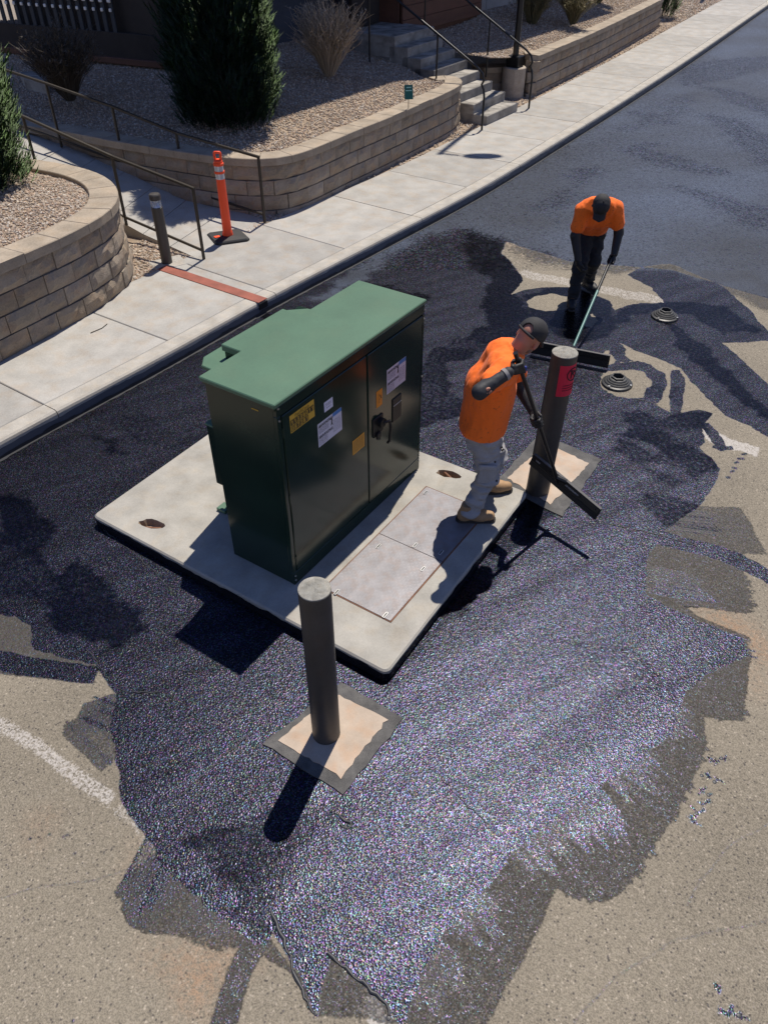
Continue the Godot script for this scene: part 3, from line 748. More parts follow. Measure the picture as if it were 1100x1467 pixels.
func more_materials() -> void:
	M.hole = world_mat(mottled(128, Color(0.30, 0.22, 0.15), 0.3, 0.4, 0.2, 54), 0.2, 0.95)
	M.rust = world_mat(mottled(256, Color(0.16, 0.075, 0.042), 0.35, 0.3, 0.1, 55), 0.4, 0.85)
	M.tar = mat(lin(0.008, 0.008, 0.010), 0.27)
	M.rubber = mat(lin(0.022, 0.022, 0.023), 0.6)
	M.rubber_black = mat(lin(0.008, 0.008, 0.008), 0.55)
	M.reflect = mat(Color.from_rgba8(200, 204, 214), 0.3, 0.6)
	M.bronze = mat(Color.from_rgba8(66, 62, 58), 0.45)
	M.lens = mat(Color(0.9, 0.95, 1.0, 0.12), 0.05)
	M.lens.transparency = BaseMaterial3D.TRANSPARENCY_ALPHA
	M.red_steel = world_mat(mottled(256, Color(0.255, 0.075, 0.048), 0.2, 0.15, 0.03, 56), 0.5, 0.75)
	M.riser = mat(lin(0.035, 0.035, 0.034), 0.45)
	M.cap_concrete_big = world_mat(mottled(256, Color(0.40, 0.34, 0.27), 0.25, 0.2, 0.06, 57), 0.6, 0.95, M.soft, 0.3)
	# tread plate: raised lozenges and thin rust
	var n := 256
	var h := Image.create_empty(n, n, false, Image.FORMAT_L8)
	h.fill(Color.BLACK)
	for cy in 16:
		for cx in 16:
			for k in 12:
				var o := k - 5.5
				var x := cx * 16 + 8 + int(o if (cx + cy) % 2 == 0 else o)
				var y := cy * 16 + 8 + int(o if (cx + cy) % 2 == 0 else -o)
				h.fill_rect(Rect2i(x - 1, y - 1, 3, 3), Color(0.9, 0.9, 0.9))
	M.plate = mat(Color.WHITE, 0.5, 0.25)
	M.plate.albedo_texture = mottled(256, Color(0.205, 0.198, 0.208), 0.16, 0.06, 0.03, 58, Color(1.0, 0.84, 0.74), 0.5)
	M.plate.heightmap_enabled = true
	M.plate.heightmap_texture = tex(h)
	M.plate.heightmap_scale = 0.03
	M.plate.uv1_scale = Vector3(1.6, 1.6, 1)

func build_ground() -> void:
	var g := MB.new()
	g.quad(Vector3(-120, -0.008, 60), Vector3(120, -0.008, 60), Vector3(120, -0.008, -220), Vector3(-120, -0.008, -220))
	structure("ground", g.mesh(), world_mat(mottled(512, Color(0.235, 0.198, 0.158), 0.1, 0.35, 0.25, 31), 2.2, 0.9))
	var za := Zone.new(Vector2(-3.9, -9.5), 9.0)
	build_beads(structure("pavement", sheet(za, 0.0), paint(za, layers_for(za), 2048, 0.0)))
	var zb := Zone.new(Vector2(-3.0, -33.5), 24.0)
	structure("road", sheet(zb, 0.0), paint(zb, layers_for(zb), 2048, 1.0))

func build_beads(parent: Node) -> void:
	var r := RandomNumberGenerator.new()
	r.seed = 31
	var runs := [[Vector2(-0.56, -1.65), Vector2(-0.53, -1.57), Vector2(-0.48, -1.49), Vector2(-0.43, -1.38), Vector2(-0.38, -1.28), Vector2(-0.32, -1.19)], [Vector2(-0.27, -1.44), Vector2(-0.20, -1.39), Vector2(-0.12, -1.33), Vector2(-0.05, -1.27), Vector2(0.01, -1.22), Vector2(0.03, -1.18)], [Vector2(-0.27, -2.15), Vector2(-0.22, -2.12), Vector2(-0.18, -2.09), Vector2(-0.20, -2.06), Vector2(-0.24, -2.09)], [Vector2(-1.17, -2.21), Vector2(-1.04, -2.38), Vector2(-0.91, -2.54), Vector2(-0.79, -2.67)], [Vector2(0.57, -2.09), Vector2(0.43, -2.23), Vector2(0.32, -2.38)],
		[Vector2(1.74, -4.58), Vector2(1.92, -4.52), Vector2(2.17, -4.42), Vector2(2.40, -4.31)], [Vector2(0.06, -5.11), Vector2(0.29, -4.88), Vector2(0.52, -5.02)], [Vector2(2.42, -6.43), Vector2(2.54, -6.38), Vector2(2.64, -6.31)], [Vector2(0.05, -3.13), Vector2(0.23, -3.31), Vector2(0.48, -3.58)], [Vector2(-2.19, -4.49), Vector2(-1.84, -4.18), Vector2(-1.50, -3.82)], [Vector2(-1.97, -3.31), Vector2(-1.68, -2.99), Vector2(-1.41, -2.96)], [Vector2(2.11, -3.69), Vector2(2.21, -3.68)]]
	for k in runs.size():
		var pts := []
		var rad := []
		var p := Path.new(runs[k])
		var n := int(p.total / 0.03) + 2
		for i in n + 1:
			pts.append(v3(p.pos(p.total * i / n) + Vector2(r.randf_range(-0.008, 0.008), r.randf_range(-0.008, 0.008)), 0.001))
			rad.append((0.004 + r.randf() * 0.008) * (1.0 if k < 3 else 0.45))
		put("sealer_bead", tubem(pts, rad, 7), M.kerb_black, parent)
	for q in [Vector2(0.02, -1.17), Vector2(-0.31, -1.19), Vector2(1.82, -2.26), Vector2(1.72, -2.15), Vector2(1.97, -2.49), Vector2(1.82, -2.38), Vector2(-0.21, -2.07), Vector2(1.88, -2.34), Vector2(1.61, -1.18)]:
		var m := MB.new()
		m.lathe(v3(q, 0.0), [Vector2(0.012, 0.0), Vector2(0.009, 0.002), Vector2(0.004, 0.003), Vector2(0.0, 0.0035)], 10)
		put("sealer_drop", m.mesh(), M.kerb_black, parent)

var kerb: Path

func ring_slab(pt: Path, s0: float, s1: float, o0: float, o1: float, y0: float, y1: float, ch: float, n := 3) -> ArrayMesh:
	var poly := []
	for i in n + 1: poly.append(pt.off(lerpf(s0, s1, float(i) / n), o0))
	for i in n + 1: poly.append(pt.off(lerpf(s1, s0, float(i) / n), o1))
	return prismm(poly, y0, y1, ch)

func build_sidewalk() -> void:
	kerb = Path.new([Vector2(-6.6, -0.6), Vector2(-4.9, -3.05), Vector2(-3.36, -5.43), Vector2(-2.29, -6.95), Vector2(-1.31, -8.4), Vector2(-0.09, -10.08), Vector2(1.52, -12.32), Vector2(3.16, -14.9), Vector2(5.25, -18.26), Vector2(8.3, -23.3), Vector2(13.65, -32.4), Vector2(17.0, -38.0)])
	var walk := Node3D.new()
	walk.name = "sidewalk"
	walk.set_meta("kind", "structure")
	add_child(walk)
	# the near joints are 1.53 m apart
	var s := 0.35
	var k := 0
	while s < kerb.total - 1.6:
		put("slab", ring_slab(kerb, s + 0.005, s + 1.525, -0.205, -1.65, 0.0, 0.15, 0.007), M.walk[(k * 7 + 1) % 3], walk)
		if k % 2 == 0: put("kerb", kerb_piece(s + 0.004, minf(s + 3.055, kerb.total - 0.1)), M.kerb, walk)
		s += 1.53
		k += 1
	# sealer slopped along the foot of the kerb
	var m := MB.new()
	var n := int(kerb.total / 0.05)
	var f := FastNoiseLite.new()
	f.seed = 3
	f.frequency = 0.9
	for i in n:
		var a := kerb.total * i / n
		var b := kerb.total * (i + 1) / n
		var ha := 0.036 + 0.022 * f.get_noise_1d(a * 3.0) + 0.014 * f.get_noise_1d(a * 17.0)
		var hb := 0.036 + 0.022 * f.get_noise_1d(b * 3.0) + 0.014 * f.get_noise_1d(b * 17.0)
		m.quad(v3(kerb.off(a, 0.005), 0.003), v3(kerb.off(b, 0.005), 0.003), v3(kerb.off(b, 0.004), hb), v3(kerb.off(a, 0.004), ha))
		m.quad(v3(kerb.off(a, 0.03 + 0.02 * f.get_noise_1d(a * 9.0)), 0.003), v3(kerb.off(b, 0.03 + 0.02 * f.get_noise_1d(b * 9.0)), 0.003), v3(kerb.off(b, 0.0045), 0.004), v3(kerb.off(a, 0.0045), 0.004))
	put("sealer_splash", m.mesh(), M.kerb_black, walk)
	var m2 := MB.new()
	for i in n:
		var a := kerb.total * i / n
		var b := kerb.total * (i + 1) / n
		var ha := 0.092 + 0.018 * f.get_noise_1d(a * 2.0 + 50.0) + 0.006 * f.get_noise_1d(a * 19.0)
		var hb := 0.092 + 0.018 * f.get_noise_1d(b * 2.0 + 50.0) + 0.006 * f.get_noise_1d(b * 19.0)
		m2.quad(v3(kerb.off(a, 0.002), 0.003), v3(kerb.off(b, 0.002), 0.003), v3(kerb.off(b, 0.002 - hb * 0.104), hb), v3(kerb.off(a, 0.002 - ha * 0.104), ha))
	put("overspray", m2.mesh(), M.overspray, walk)

func kerb_piece(s0: float, s1: float) -> ArrayMesh:
	var m := MB.new()
	var prof := [Vector2(0.0, 0.0), Vector2(-0.012, 0.115), Vector2(-0.02, 0.137), Vector2(-0.042, 0.15), Vector2(-0.196, 0.15), Vector2(-0.2, 0.146), Vector2(-0.2, 0.0)]
	var n := 6
	for i in n:
		var a := lerpf(s0, s1, float(i) / n)
		var b := lerpf(s0, s1, float(i + 1) / n)
		for k in prof.size() - 1:
			m.quad(v3(kerb.off(a, prof[k].x), prof[k].y), v3(kerb.off(b, prof[k].x), prof[k].y), v3(kerb.off(b, prof[k + 1].x), prof[k + 1].y), v3(kerb.off(a, prof[k + 1].x), prof[k + 1].y))
	for e in [s0, s1]:
		for k in range(1, prof.size() - 2):
			m.tri(v3(kerb.off(e, prof[0].x), 0.0), v3(kerb.off(e, prof[k].x), prof[k].y), v3(kerb.off(e, prof[k + 1].x), prof[k + 1].y))
	return m.mesh()

# ---------------------------------------------------------------- retaining walls of split-faced block
var block_mesh := []

func make_blocks() -> void:
	for k in 6:
		var r := RandomNumberGenerator.new()
		r.seed = 100 + k
		var m := MB.new()
		var nx := 5
		var ny := 3
		var g := []
		for j in ny + 1:
			for i in nx + 1:
				var edge := i == 0 or i == nx or j == 0 or j == ny
				var z := 0.0 if edge else r.randf_range(0.008, 0.034)
				var jx := 0.0 if i == 0 or i == nx else r.randf_range(-0.025, 0.025)
				var jy := 0.0 if j == 0 or j == ny else r.randf_range(-0.014, 0.014)
				g.append(Vector3(-0.205 + 0.410 * i / nx + jx, -0.0955 + 0.191 * j / ny + jy, z - 0.006))
		for j in ny:
			for i in nx:
				var a: Vector3 = g[j * (nx + 1) + i]
				var b: Vector3 = g[j * (nx + 1) + i + 1]
				var c: Vector3 = g[(j + 1) * (nx + 1) + i + 1]
				var d: Vector3 = g[(j + 1) * (nx + 1) + i]
				m.tri(a, b, c)
				m.tri(a, c, d)
		var h := Vector3(0.205, 0.096, 0)
		var bk := Vector3(0, 0, -0.19)
		var f := Vector3(0, 0, -0.006)
		m.quad(Vector3(-h.x, h.y, 0) + f, Vector3(h.x, h.y, 0) + f, Vector3(h.x, h.y, 0) + bk, Vector3(-h.x, h.y, 0) + bk)
		m.quad(Vector3(h.x, -h.y, 0) + f, Vector3(h.x, -h.y, 0) + bk, Vector3(h.x, h.y, 0) + bk, Vector3(h.x, h.y, 0) + f)
		m.quad(Vector3(-h.x, -h.y, 0) + bk, Vector3(-h.x, -h.y, 0) + f, Vector3(-h.x, h.y, 0) + f, Vector3(-h.x, h.y, 0) + bk)
		block_mesh.append(m.mesh())

func wall(called: String, label: String, pts: Array, top: float, rows: int) -> Path:
	var pt := Path.new(pts)
	var mid := pt.pos(pt.total * 0.5)
	var t := thing(called, label, "retaining wall", v3(mid, 0.1), "block retaining walls of the planters")
	var r := RandomNumberGenerator.new()
	r.seed = pts.size() * 7 + rows
	for j in rows:
		var y := top - 0.1 - 0.2 * j - 0.1
		var s := 0.0 if j % 2 == 0 else -0.19
		while s < pt.total - 0.05:
			var a := maxf(s, 0.0)
			var b := minf(s + 0.38, pt.total)
			s += 0.38
			if b - a < 0.08: continue
			var mid_s := (a + b) * 0.5
			var o := pt.out(mid_s)
			var z := Vector3(o.x, 0, o.y)
			var x := Vector3.UP.cross(z)
			var w := (pt.pos(b) - pt.pos(a)).length()
			var tr := Transform3D(Basis(x * (w / 0.42), Vector3.UP * (0.2 / 0.2), z), v3(pt.pos(mid_s), y) + z * (r.randf_range(-0.004, 0.004) - 0.02 + 0.012 * j))
			var o2 := MeshInstance3D.new()
			o2.name = "block"
			o2.mesh = block_mesh[r.randi() % 6]
			o2.material_override = M.block[r.randi() % 4]
			t.add_child(o2, true)
			o2.transform = Transform3D(tr.basis, tr.origin - t.position)
	# backing, so that no light comes through the joints
	put("core", ring_slab(pt, 0.02, pt.total - 0.02, -0.06, -0.22, 0.0, top - 0.11, 0.0, int(pt.total / 0.2)), M.block[1], t)
	var s2 := 0.0
	while s2 < pt.total - 0.1:
		var l := r.randf_range(0.40, 0.47)
		var e := minf(s2 + l, pt.total)
		if pt.total - e < 0.15: e = pt.total
		put("cap", ring_slab(pt, s2 + 0.0025, e - 0.0025, 0.022 + r.randf_range(-0.003, 0.003), -0.30, top - 0.1, top + r.randf_range(-0.002, 0.002), 0.008, 2), M.cap, t)
		s2 = e
	return pt

# ---------------------------------------------------------------- gravel beds
var pebbles := []
var pebble_mat: StandardMaterial3D

func make_pebbles() -> void:
	pebble_mat = mat(Color.WHITE, 0.85)
	pebble_mat.vertex_color_use_as_albedo = true
	var r := RandomNumberGenerator.new()
	r.seed = 8
	for k in 3:
		var m := MB.new()
		var ico := []
		var ph := 1.618
		for q in [Vector3(-1, ph, 0), Vector3(1, ph, 0), Vector3(-1, -ph, 0), Vector3(1, -ph, 0), Vector3(0, -1, ph), Vector3(0, 1, ph), Vector3(0, -1, -ph), Vector3(0, 1, -ph), Vector3(ph, 0, -1), Vector3(ph, 0, 1), Vector3(-ph, 0, -1), Vector3(-ph, 0, 1)]:
			ico.append(q.normalized() * r.randf_range(0.7, 1.1) * Vector3(1, 0.65, 0.85))
		for f in [[0, 11, 5], [0, 5, 1], [0, 1, 7], [0, 7, 10], [0, 10, 11], [1, 5, 9], [5, 11, 4], [11, 10, 2], [10, 7, 6], [7, 1, 8], [3, 9, 4], [3, 4, 2], [3, 2, 6], [3, 6, 8], [3, 8, 9], [4, 9, 5], [2, 4, 11], [6, 2, 10], [8, 6, 7], [9, 8, 1]]:
			m.tri(ico[f[0]], ico[f[1]], ico[f[2]])
		pebbles.append(m.mesh())

# a bed over a plan polygon: a sheet with a height, and the stones that lie on it
func bed(called: String, poly: Array, height: Callable, count: int, size := 0.02, sd := 1, stones := []) -> void:
	var pl := PackedVector2Array(poly)
	var lo := Vector2(1e9, 1e9)
	var hi := -lo
	for q in pl:
		lo = lo.min(q)
		hi = hi.max(q)
	var m := MB.new()
	var st := 0.3
	for ix in int((hi.x - lo.x) / st) + 1:
		for iz in int((hi.y - lo.y) / st) + 1:
			var c := lo + Vector2(ix, iz) * st
			for piece in Geometry2D.intersect_polygons(PackedVector2Array([c, c + Vector2(st, 0), c + Vector2(st, st), c + Vector2(0, st)]), pl):
				var tr := Geometry2D.triangulate_polygon(piece)
				for k in range(0, tr.size(), 3):
					var a := v3(piece[tr[k]], height.call(piece[tr[k]]))
					var b := v3(piece[tr[k + 1]], height.call(piece[tr[k + 1]]))
					var d := v3(piece[tr[k + 2]], height.call(piece[tr[k + 2]]))
					if (b - a).cross(d - a).y > 0: m.tri(a, b, d)
					else: m.tri(a, d, b)
	var base := structure(called, m.mesh(), M.soil)
	var r := RandomNumberGenerator.new()
	r.seed = sd
	var pal := [Color(0.44, 0.34, 0.24), Color(0.48, 0.40, 0.31), Color(0.36, 0.265, 0.185), Color(0.31, 0.25, 0.20), Color(0.47, 0.33, 0.235), Color(0.56, 0.50, 0.42), Color(0.25, 0.195, 0.15), Color(0.41, 0.35, 0.29)]
	var pts := []
	var tries := 0
	if stones:
		pl = PackedVector2Array(stones)
		lo = Vector2(1e9, 1e9)
		hi = -lo
		for q in pl:
			lo = lo.min(q)
			hi = hi.max(q)
	while pts.size() < count and tries < count * 6:
		tries += 1
		var q := Vector2(r.randf_range(lo.x, hi.x), r.randf_range(lo.y, hi.y))
		if Geometry2D.is_point_in_polygon(q, pl): pts.append(q)
	for v in 3:
		var mm := MultiMesh.new()
		mm.transform_format = MultiMesh.TRANSFORM_3D
		mm.use_colors = true
		mm.mesh = pebbles[v]
		mm.instance_count = pts.size() / 3
		for i in mm.instance_count:
			var q: Vector2 = pts[i * 3 + v]
			var sc := size * r.randf_range(0.6, 1.35)
			var b := Basis.from_euler(Vector3(r.randf_range(-0.5, 0.5), r.randf() * TAU, r.randf_range(-0.5, 0.5))).scaled(Vector3.ONE * sc)
			mm.set_instance_transform(i, Transform3D(b, v3(q, float(height.call(q)) + sc * 0.3)))
			var c: Color = pal[r.randi() % pal.size()]
			mm.set_instance_color(i, c * r.randf_range(0.75, 1.15))
		var o := MultiMeshInstance3D.new()
		o.name = "gravel"
		o.multimesh = mm
		o.material_override = pebble_mat
		o.set_meta("kind", "stuff")
		base.add_child(o, true)

var centre_wall: Path
var right_wall: Path
var left_wall: Path

func bed_height(q: Vector2) -> float:
	return 0.855 + 0.14 * clampf(minf(centre_wall.dist(q), right_wall.dist(q)) - 0.2, 0.0, 4.0)

func left_height(q: Vector2) -> float:
	return 0.99 + 0.10 * clampf(left_wall.dist(q) - 0.3, 0.0, 1.0)

func low_height(_q: Vector2) -> float:
	return 0.135

func stair_pt(a: float, w: float) -> Vector2:
	return Vector2(2.315, -16.5) + BACK * a + STREET * w

func build_landscape() -> void:
	make_blocks()
	make_pebbles()
	centre_wall = wall("retaining_wall", "long curved tan block wall of the middle planter behind the orange post", [Vector2(-7.6, -13.75), Vector2(-6.3, -13.2), Vector2(-5.46, -12.84), Vector2(-4.7, -12.46), Vector2(-3.94, -12.02), Vector2(-3.1, -11.6), Vector2(-2.41, -11.28), Vector2(-1.95, -11.14), Vector2(-1.5, -11.16), Vector2(-1.1, -11.5), Vector2(-0.52, -12.43), Vector2(0.11, -13.42), Vector2(0.84, -14.65), Vector2(1.27, -15.44), Vector2(1.42, -15.95), Vector2(1.36, -16.3), Vector2(1.15, -16.45), Vector2(0.85, -16.3)], 0.9, 4)
	right_wall = wall("retaining_wall", "tan block wall running from the lamp pier along the far sidewalk", [Vector2(3.02, -19.0), Vector2(3.0, -18.6), Vector2(3.16, -18.36), Vector2(3.8, -19.35), Vector2(4.73, -20.88), Vector2(5.48, -22.15), Vector2(6.43, -23.85), Vector2(7.45, -25.7), Vector2(8.3, -27.3), Vector2(8.25, -27.75), Vector2(7.85, -27.95)], 0.9, 4)
	wall("retaining_wall", "short low tan block wall between the steps and the lamp pier", [Vector2(1.9, -18.75), Vector2(2.1, -18.42), Vector2(2.45, -18.45), Vector2(2.95, -18.75)], 0.68, 3)
	left_wall = wall("retaining_wall", "rounded tan block wall of the planter at the left edge", [Vector2(-5.9, -5.0), Vector2(-5.0, -5.55), Vector2(-4.2, -6.35), Vector2(-3.72, -7.15), Vector2(-3.49, -7.56), Vector2(-3.27, -7.98), Vector2(-3.08, -8.55), Vector2(-3.07, -9.0), Vector2(-3.2, -9.45), Vector2(-3.45, -9.85), Vector2(-3.85, -10.2), Vector2(-4.43, -10.5), Vector2(-5.3, -10.8), Vector2(-6.4, -11.2)], 1.05, 5)
	# the beds behind the walls
	var cb := []
	for i in 60: cb.append(centre_wall.off(centre_wall.total * i / 59.0, -0.17))
	cb.append_array([stair_pt(1.9, -0.62), stair_pt(4.6, -0.62), Vector2(-1.6, -20.0), Vector2(-9.5, -19.0)])
	bed("gravel_bed", cb, bed_height, 60000, 0.017, 1)
	var rb := []
	for i in 50: rb.append(right_wall.off(right_wall.total * i / 49.0, -0.17))
	rb.append_array([Vector2(6.4, -29.0), Vector2(4.0, -29.0), Vector2(0.0, -19.6), stair_pt(1.9, 0.66), stair_pt(0.75, 0.7)])
	bed("gravel_bed", rb, bed_height, 40000, 0.019, 2)
	var lb := []
	for i in 50: lb.append(left_wall.off(left_wall.total * i / 49.0, -0.17))
	lb.append_array([Vector2(-9.5, -12.0), Vector2(-9.5, -4.0)])
	bed("gravel_bed", lb, left_height, 32000, 0.0155, 3, [Vector2(-6.2, -5.5), Vector2(-4.2, -6.6), Vector2(-3.4, -8.0), Vector2(-3.3, -9.2), Vector2(-4.2, -10.3), Vector2(-6.4, -10.9)])
	var low := []
	var n := 24
	for i in n + 1: low.append(kerb.off(lerpf(0.5, kerb.total - 1.0, float(i) / n), -1.652))
	for i in n + 1: low.append(kerb.off(lerpf(kerb.total - 1.0, 0.5, float(i) / n), -4.2))
	bed("gravel_verge", low, low_height, 9000, 0.018, 4, [kerb.off(8.2, -1.66), kerb.off(12.3, -1.66), kerb.off(12.3, -2.6), kerb.off(8.2, -2.6)])
	var low2 := []
	for i in 9: low2.append(kerb.off(12.3 + i * 2.6, -1.655))
	for i in 9: low2.append(kerb.off(33.1 - i * 2.6, -2.5))
	bed("gravel_verge", low2, func(_q): return 0.138, 9000, 0.02, 5)
	var low3 := []
	for i in 5: low3.append(kerb.off(32.0 + i * 2.2, -1.655))
	for i in 5: low3.append(kerb.off(40.8 - i * 2.2, -4.2))
	bed("gravel_verge", low3, func(_q): return 0.139, 7000, 0.03, 6)
	# the ramp
	var far_edge := [Vector2(-1.62, -10.86), Vector2(-2.85, -11.68), Vector2(-3.82, -12.12), Vector2(-4.84, -12.55), Vector2(-6.2, -13.2)]
	var near_edge := [Vector2(-2.34, -9.5), Vector2(-3.2, -10.18), Vector2(-4.1, -10.72), Vector2(-5.1, -11.2), Vector2(-6.5, -11.8)]
	var hs := [0.15, 0.22, 0.48, 0.68, 0.9]
	var ramp := Node3D.new()
	ramp.name = "ramp"
	ramp.set_meta("kind", "structure")
	add_child(ramp)
	for i in 4:
		for h in 2:
			var t0 := h * 0.5 + 0.004
			var t1 := h * 0.5 + 0.496
			var a: Vector2 = near_edge[i].lerp(near_edge[i + 1], t0)
			var b: Vector2 = near_edge[i].lerp(near_edge[i + 1], t1)
			var c: Vector2 = far_edge[i].lerp(far_edge[i + 1], t1)
			var d: Vector2 = far_edge[i].lerp(far_edge[i + 1], t0)
			var ya := lerpf(hs[i], hs[i + 1], t0) - 0.004
			var yb := lerpf(hs[i], hs[i + 1], t1) - 0.004
			var m := MB.new()
			m.quad(v3(d, ya), v3(a, ya), v3(b, yb), v3(c, yb))
			m.quad(v3(a, 0), v3(b, 0), v3(b, yb), v3(a, ya))
			m.quad(v3(c, 0), v3(d, 0), v3(d, ya), v3(c, yb))
			m.quad(v3(d, 0), v3(a, 0), v3(a, ya), v3(d, ya))
			put("slab", m.mesh(), M.concrete, ramp)
	# a triangle of walk between the ramp and the sidewalk
	put("slab", prismm([Vector2(-2.34, -9.5), Vector2(-1.62, -10.86), kerb.off(12.6, -1.655), kerb.off(10.9, -1.655)], 0.02, 0.147, 0.004), M.concrete, ramp)

func build_steps() -> void:
	var t := thing("concrete_steps", "weathered concrete steps climbing between the planter walls to the door", "steps", v3(stair_pt(0, 0), 0.0))
	for k in 8:
		var a := 0.3 * k
		var y := 0.31 + 0.16 * k
		var d := 0.42 if k < 7 else 3.2
		put("step" if k < 7 else "landing", prismm([stair_pt(a, -0.65), stair_pt(a, 0.65 if k < 7 else 0.8), stair_pt(a + d, 0.65 if k < 7 else 0.8), stair_pt(a + d, -0.65)], maxf(0.02, y - 0.36), y, 0.012), M.step, t)

func bar(called: String, pts: Array, r: float, m: Material, parent: Node) -> void:
	put(called, tubem(pts, r, 8), m, parent)

func build_rails() -> void:
	# ramp rails: flat bar posts, a top rail and a low rail
	var sets := [["ramp_handrail", "dark metal handrail along the planter wall behind the orange post", [Vector3(-1.66, 0.15, -10.78), Vector3(-2.90, 0.24, -11.60), Vector3(-3.85, 0.48, -12.02), Vector3(-4.87, 0.69, -12.44), Vector3(-6.2, 0.92, -13.05)]],
		["ramp_handrail", "dark metal handrail next to the short bollard light", [Vector3(-2.28, 0.15, -9.5), Vector3(-3.42, 0.30, -10.26), Vector3(-4.7, 0.60, -10.96), Vector3(-6.0, 0.85, -11.5)]]]
	for s in sets:
		var ps: Array = s[2]
		var t := thing(s[0], s[1], "handrail", ps[0], "handrails of the ramp")
		var top := []
		var low := []
		for p in ps:
			put("post", boxm(along(p + Vector3(0, 0.425, 0), Vector2(0.72, 0.69)), Vector3(0.032, 0.85, 0.032), 0.004), M.iron, t)
			top.append(p + Vector3(0, 0.865, 0))
			low.append(p + Vector3(0, 0.11, 0))
		for i in ps.size() - 1:
			for q in [[top, "rail"], [low, "lower_rail"]]:
				var a: Vector3 = q[0][i]
				var b: Vector3 = q[0][i + 1]
				var x := (b - a).normalized()
				var z := x.cross(Vector3.UP).normalized()
				put(q[1], boxm(Transform3D(Basis(x, z.cross(x), z), (a + b) * 0.5), Vector3(a.distance_to(b) + (0.034 if q[1] == "rail" else -0.036), 0.03, 0.036 if q[1] == "rail" else 0.026), 0.004), M.iron, t)
	for sd in [-1.0, 1.0]:
		var w: float = sd * 1.0
		var t := thing("stair_handrail", "dark tube handrail on the %s side of the concrete steps" % ["left", "right"][int(sd > 0)], "handrail", v3(stair_pt(-0.09, w), 0.15), "handrails of the steps")
		var y0 := 1.02
		var rail := [v3(stair_pt(3.4, w), y0 + 0.52 * 3.4 + 0.1), v3(stair_pt(0.35, w), y0 + 0.52 * 0.35 + 0.1), v3(stair_pt(0.1, w), y0 + 0.15), v3(stair_pt(-0.02, w), y0 + 0.06), v3(stair_pt(-0.06, w), y0 - 0.05), v3(stair_pt(-0.02, w), y0 - 0.12), v3(stair_pt(-0.07, w), y0 - 0.2), v3(stair_pt(-0.09, w), y0 - 0.32), v3(stair_pt(-0.09, w), 0.15)]
		bar("rail", rail, 0.021, M.black_iron, t)
		for a in [0.94, 2.45]:
			bar("post", [v3(stair_pt(a, w), y0 + 0.52 * a + 0.09), v3(stair_pt(a, w), 0.6)], 0.018, M.black_iron, t)

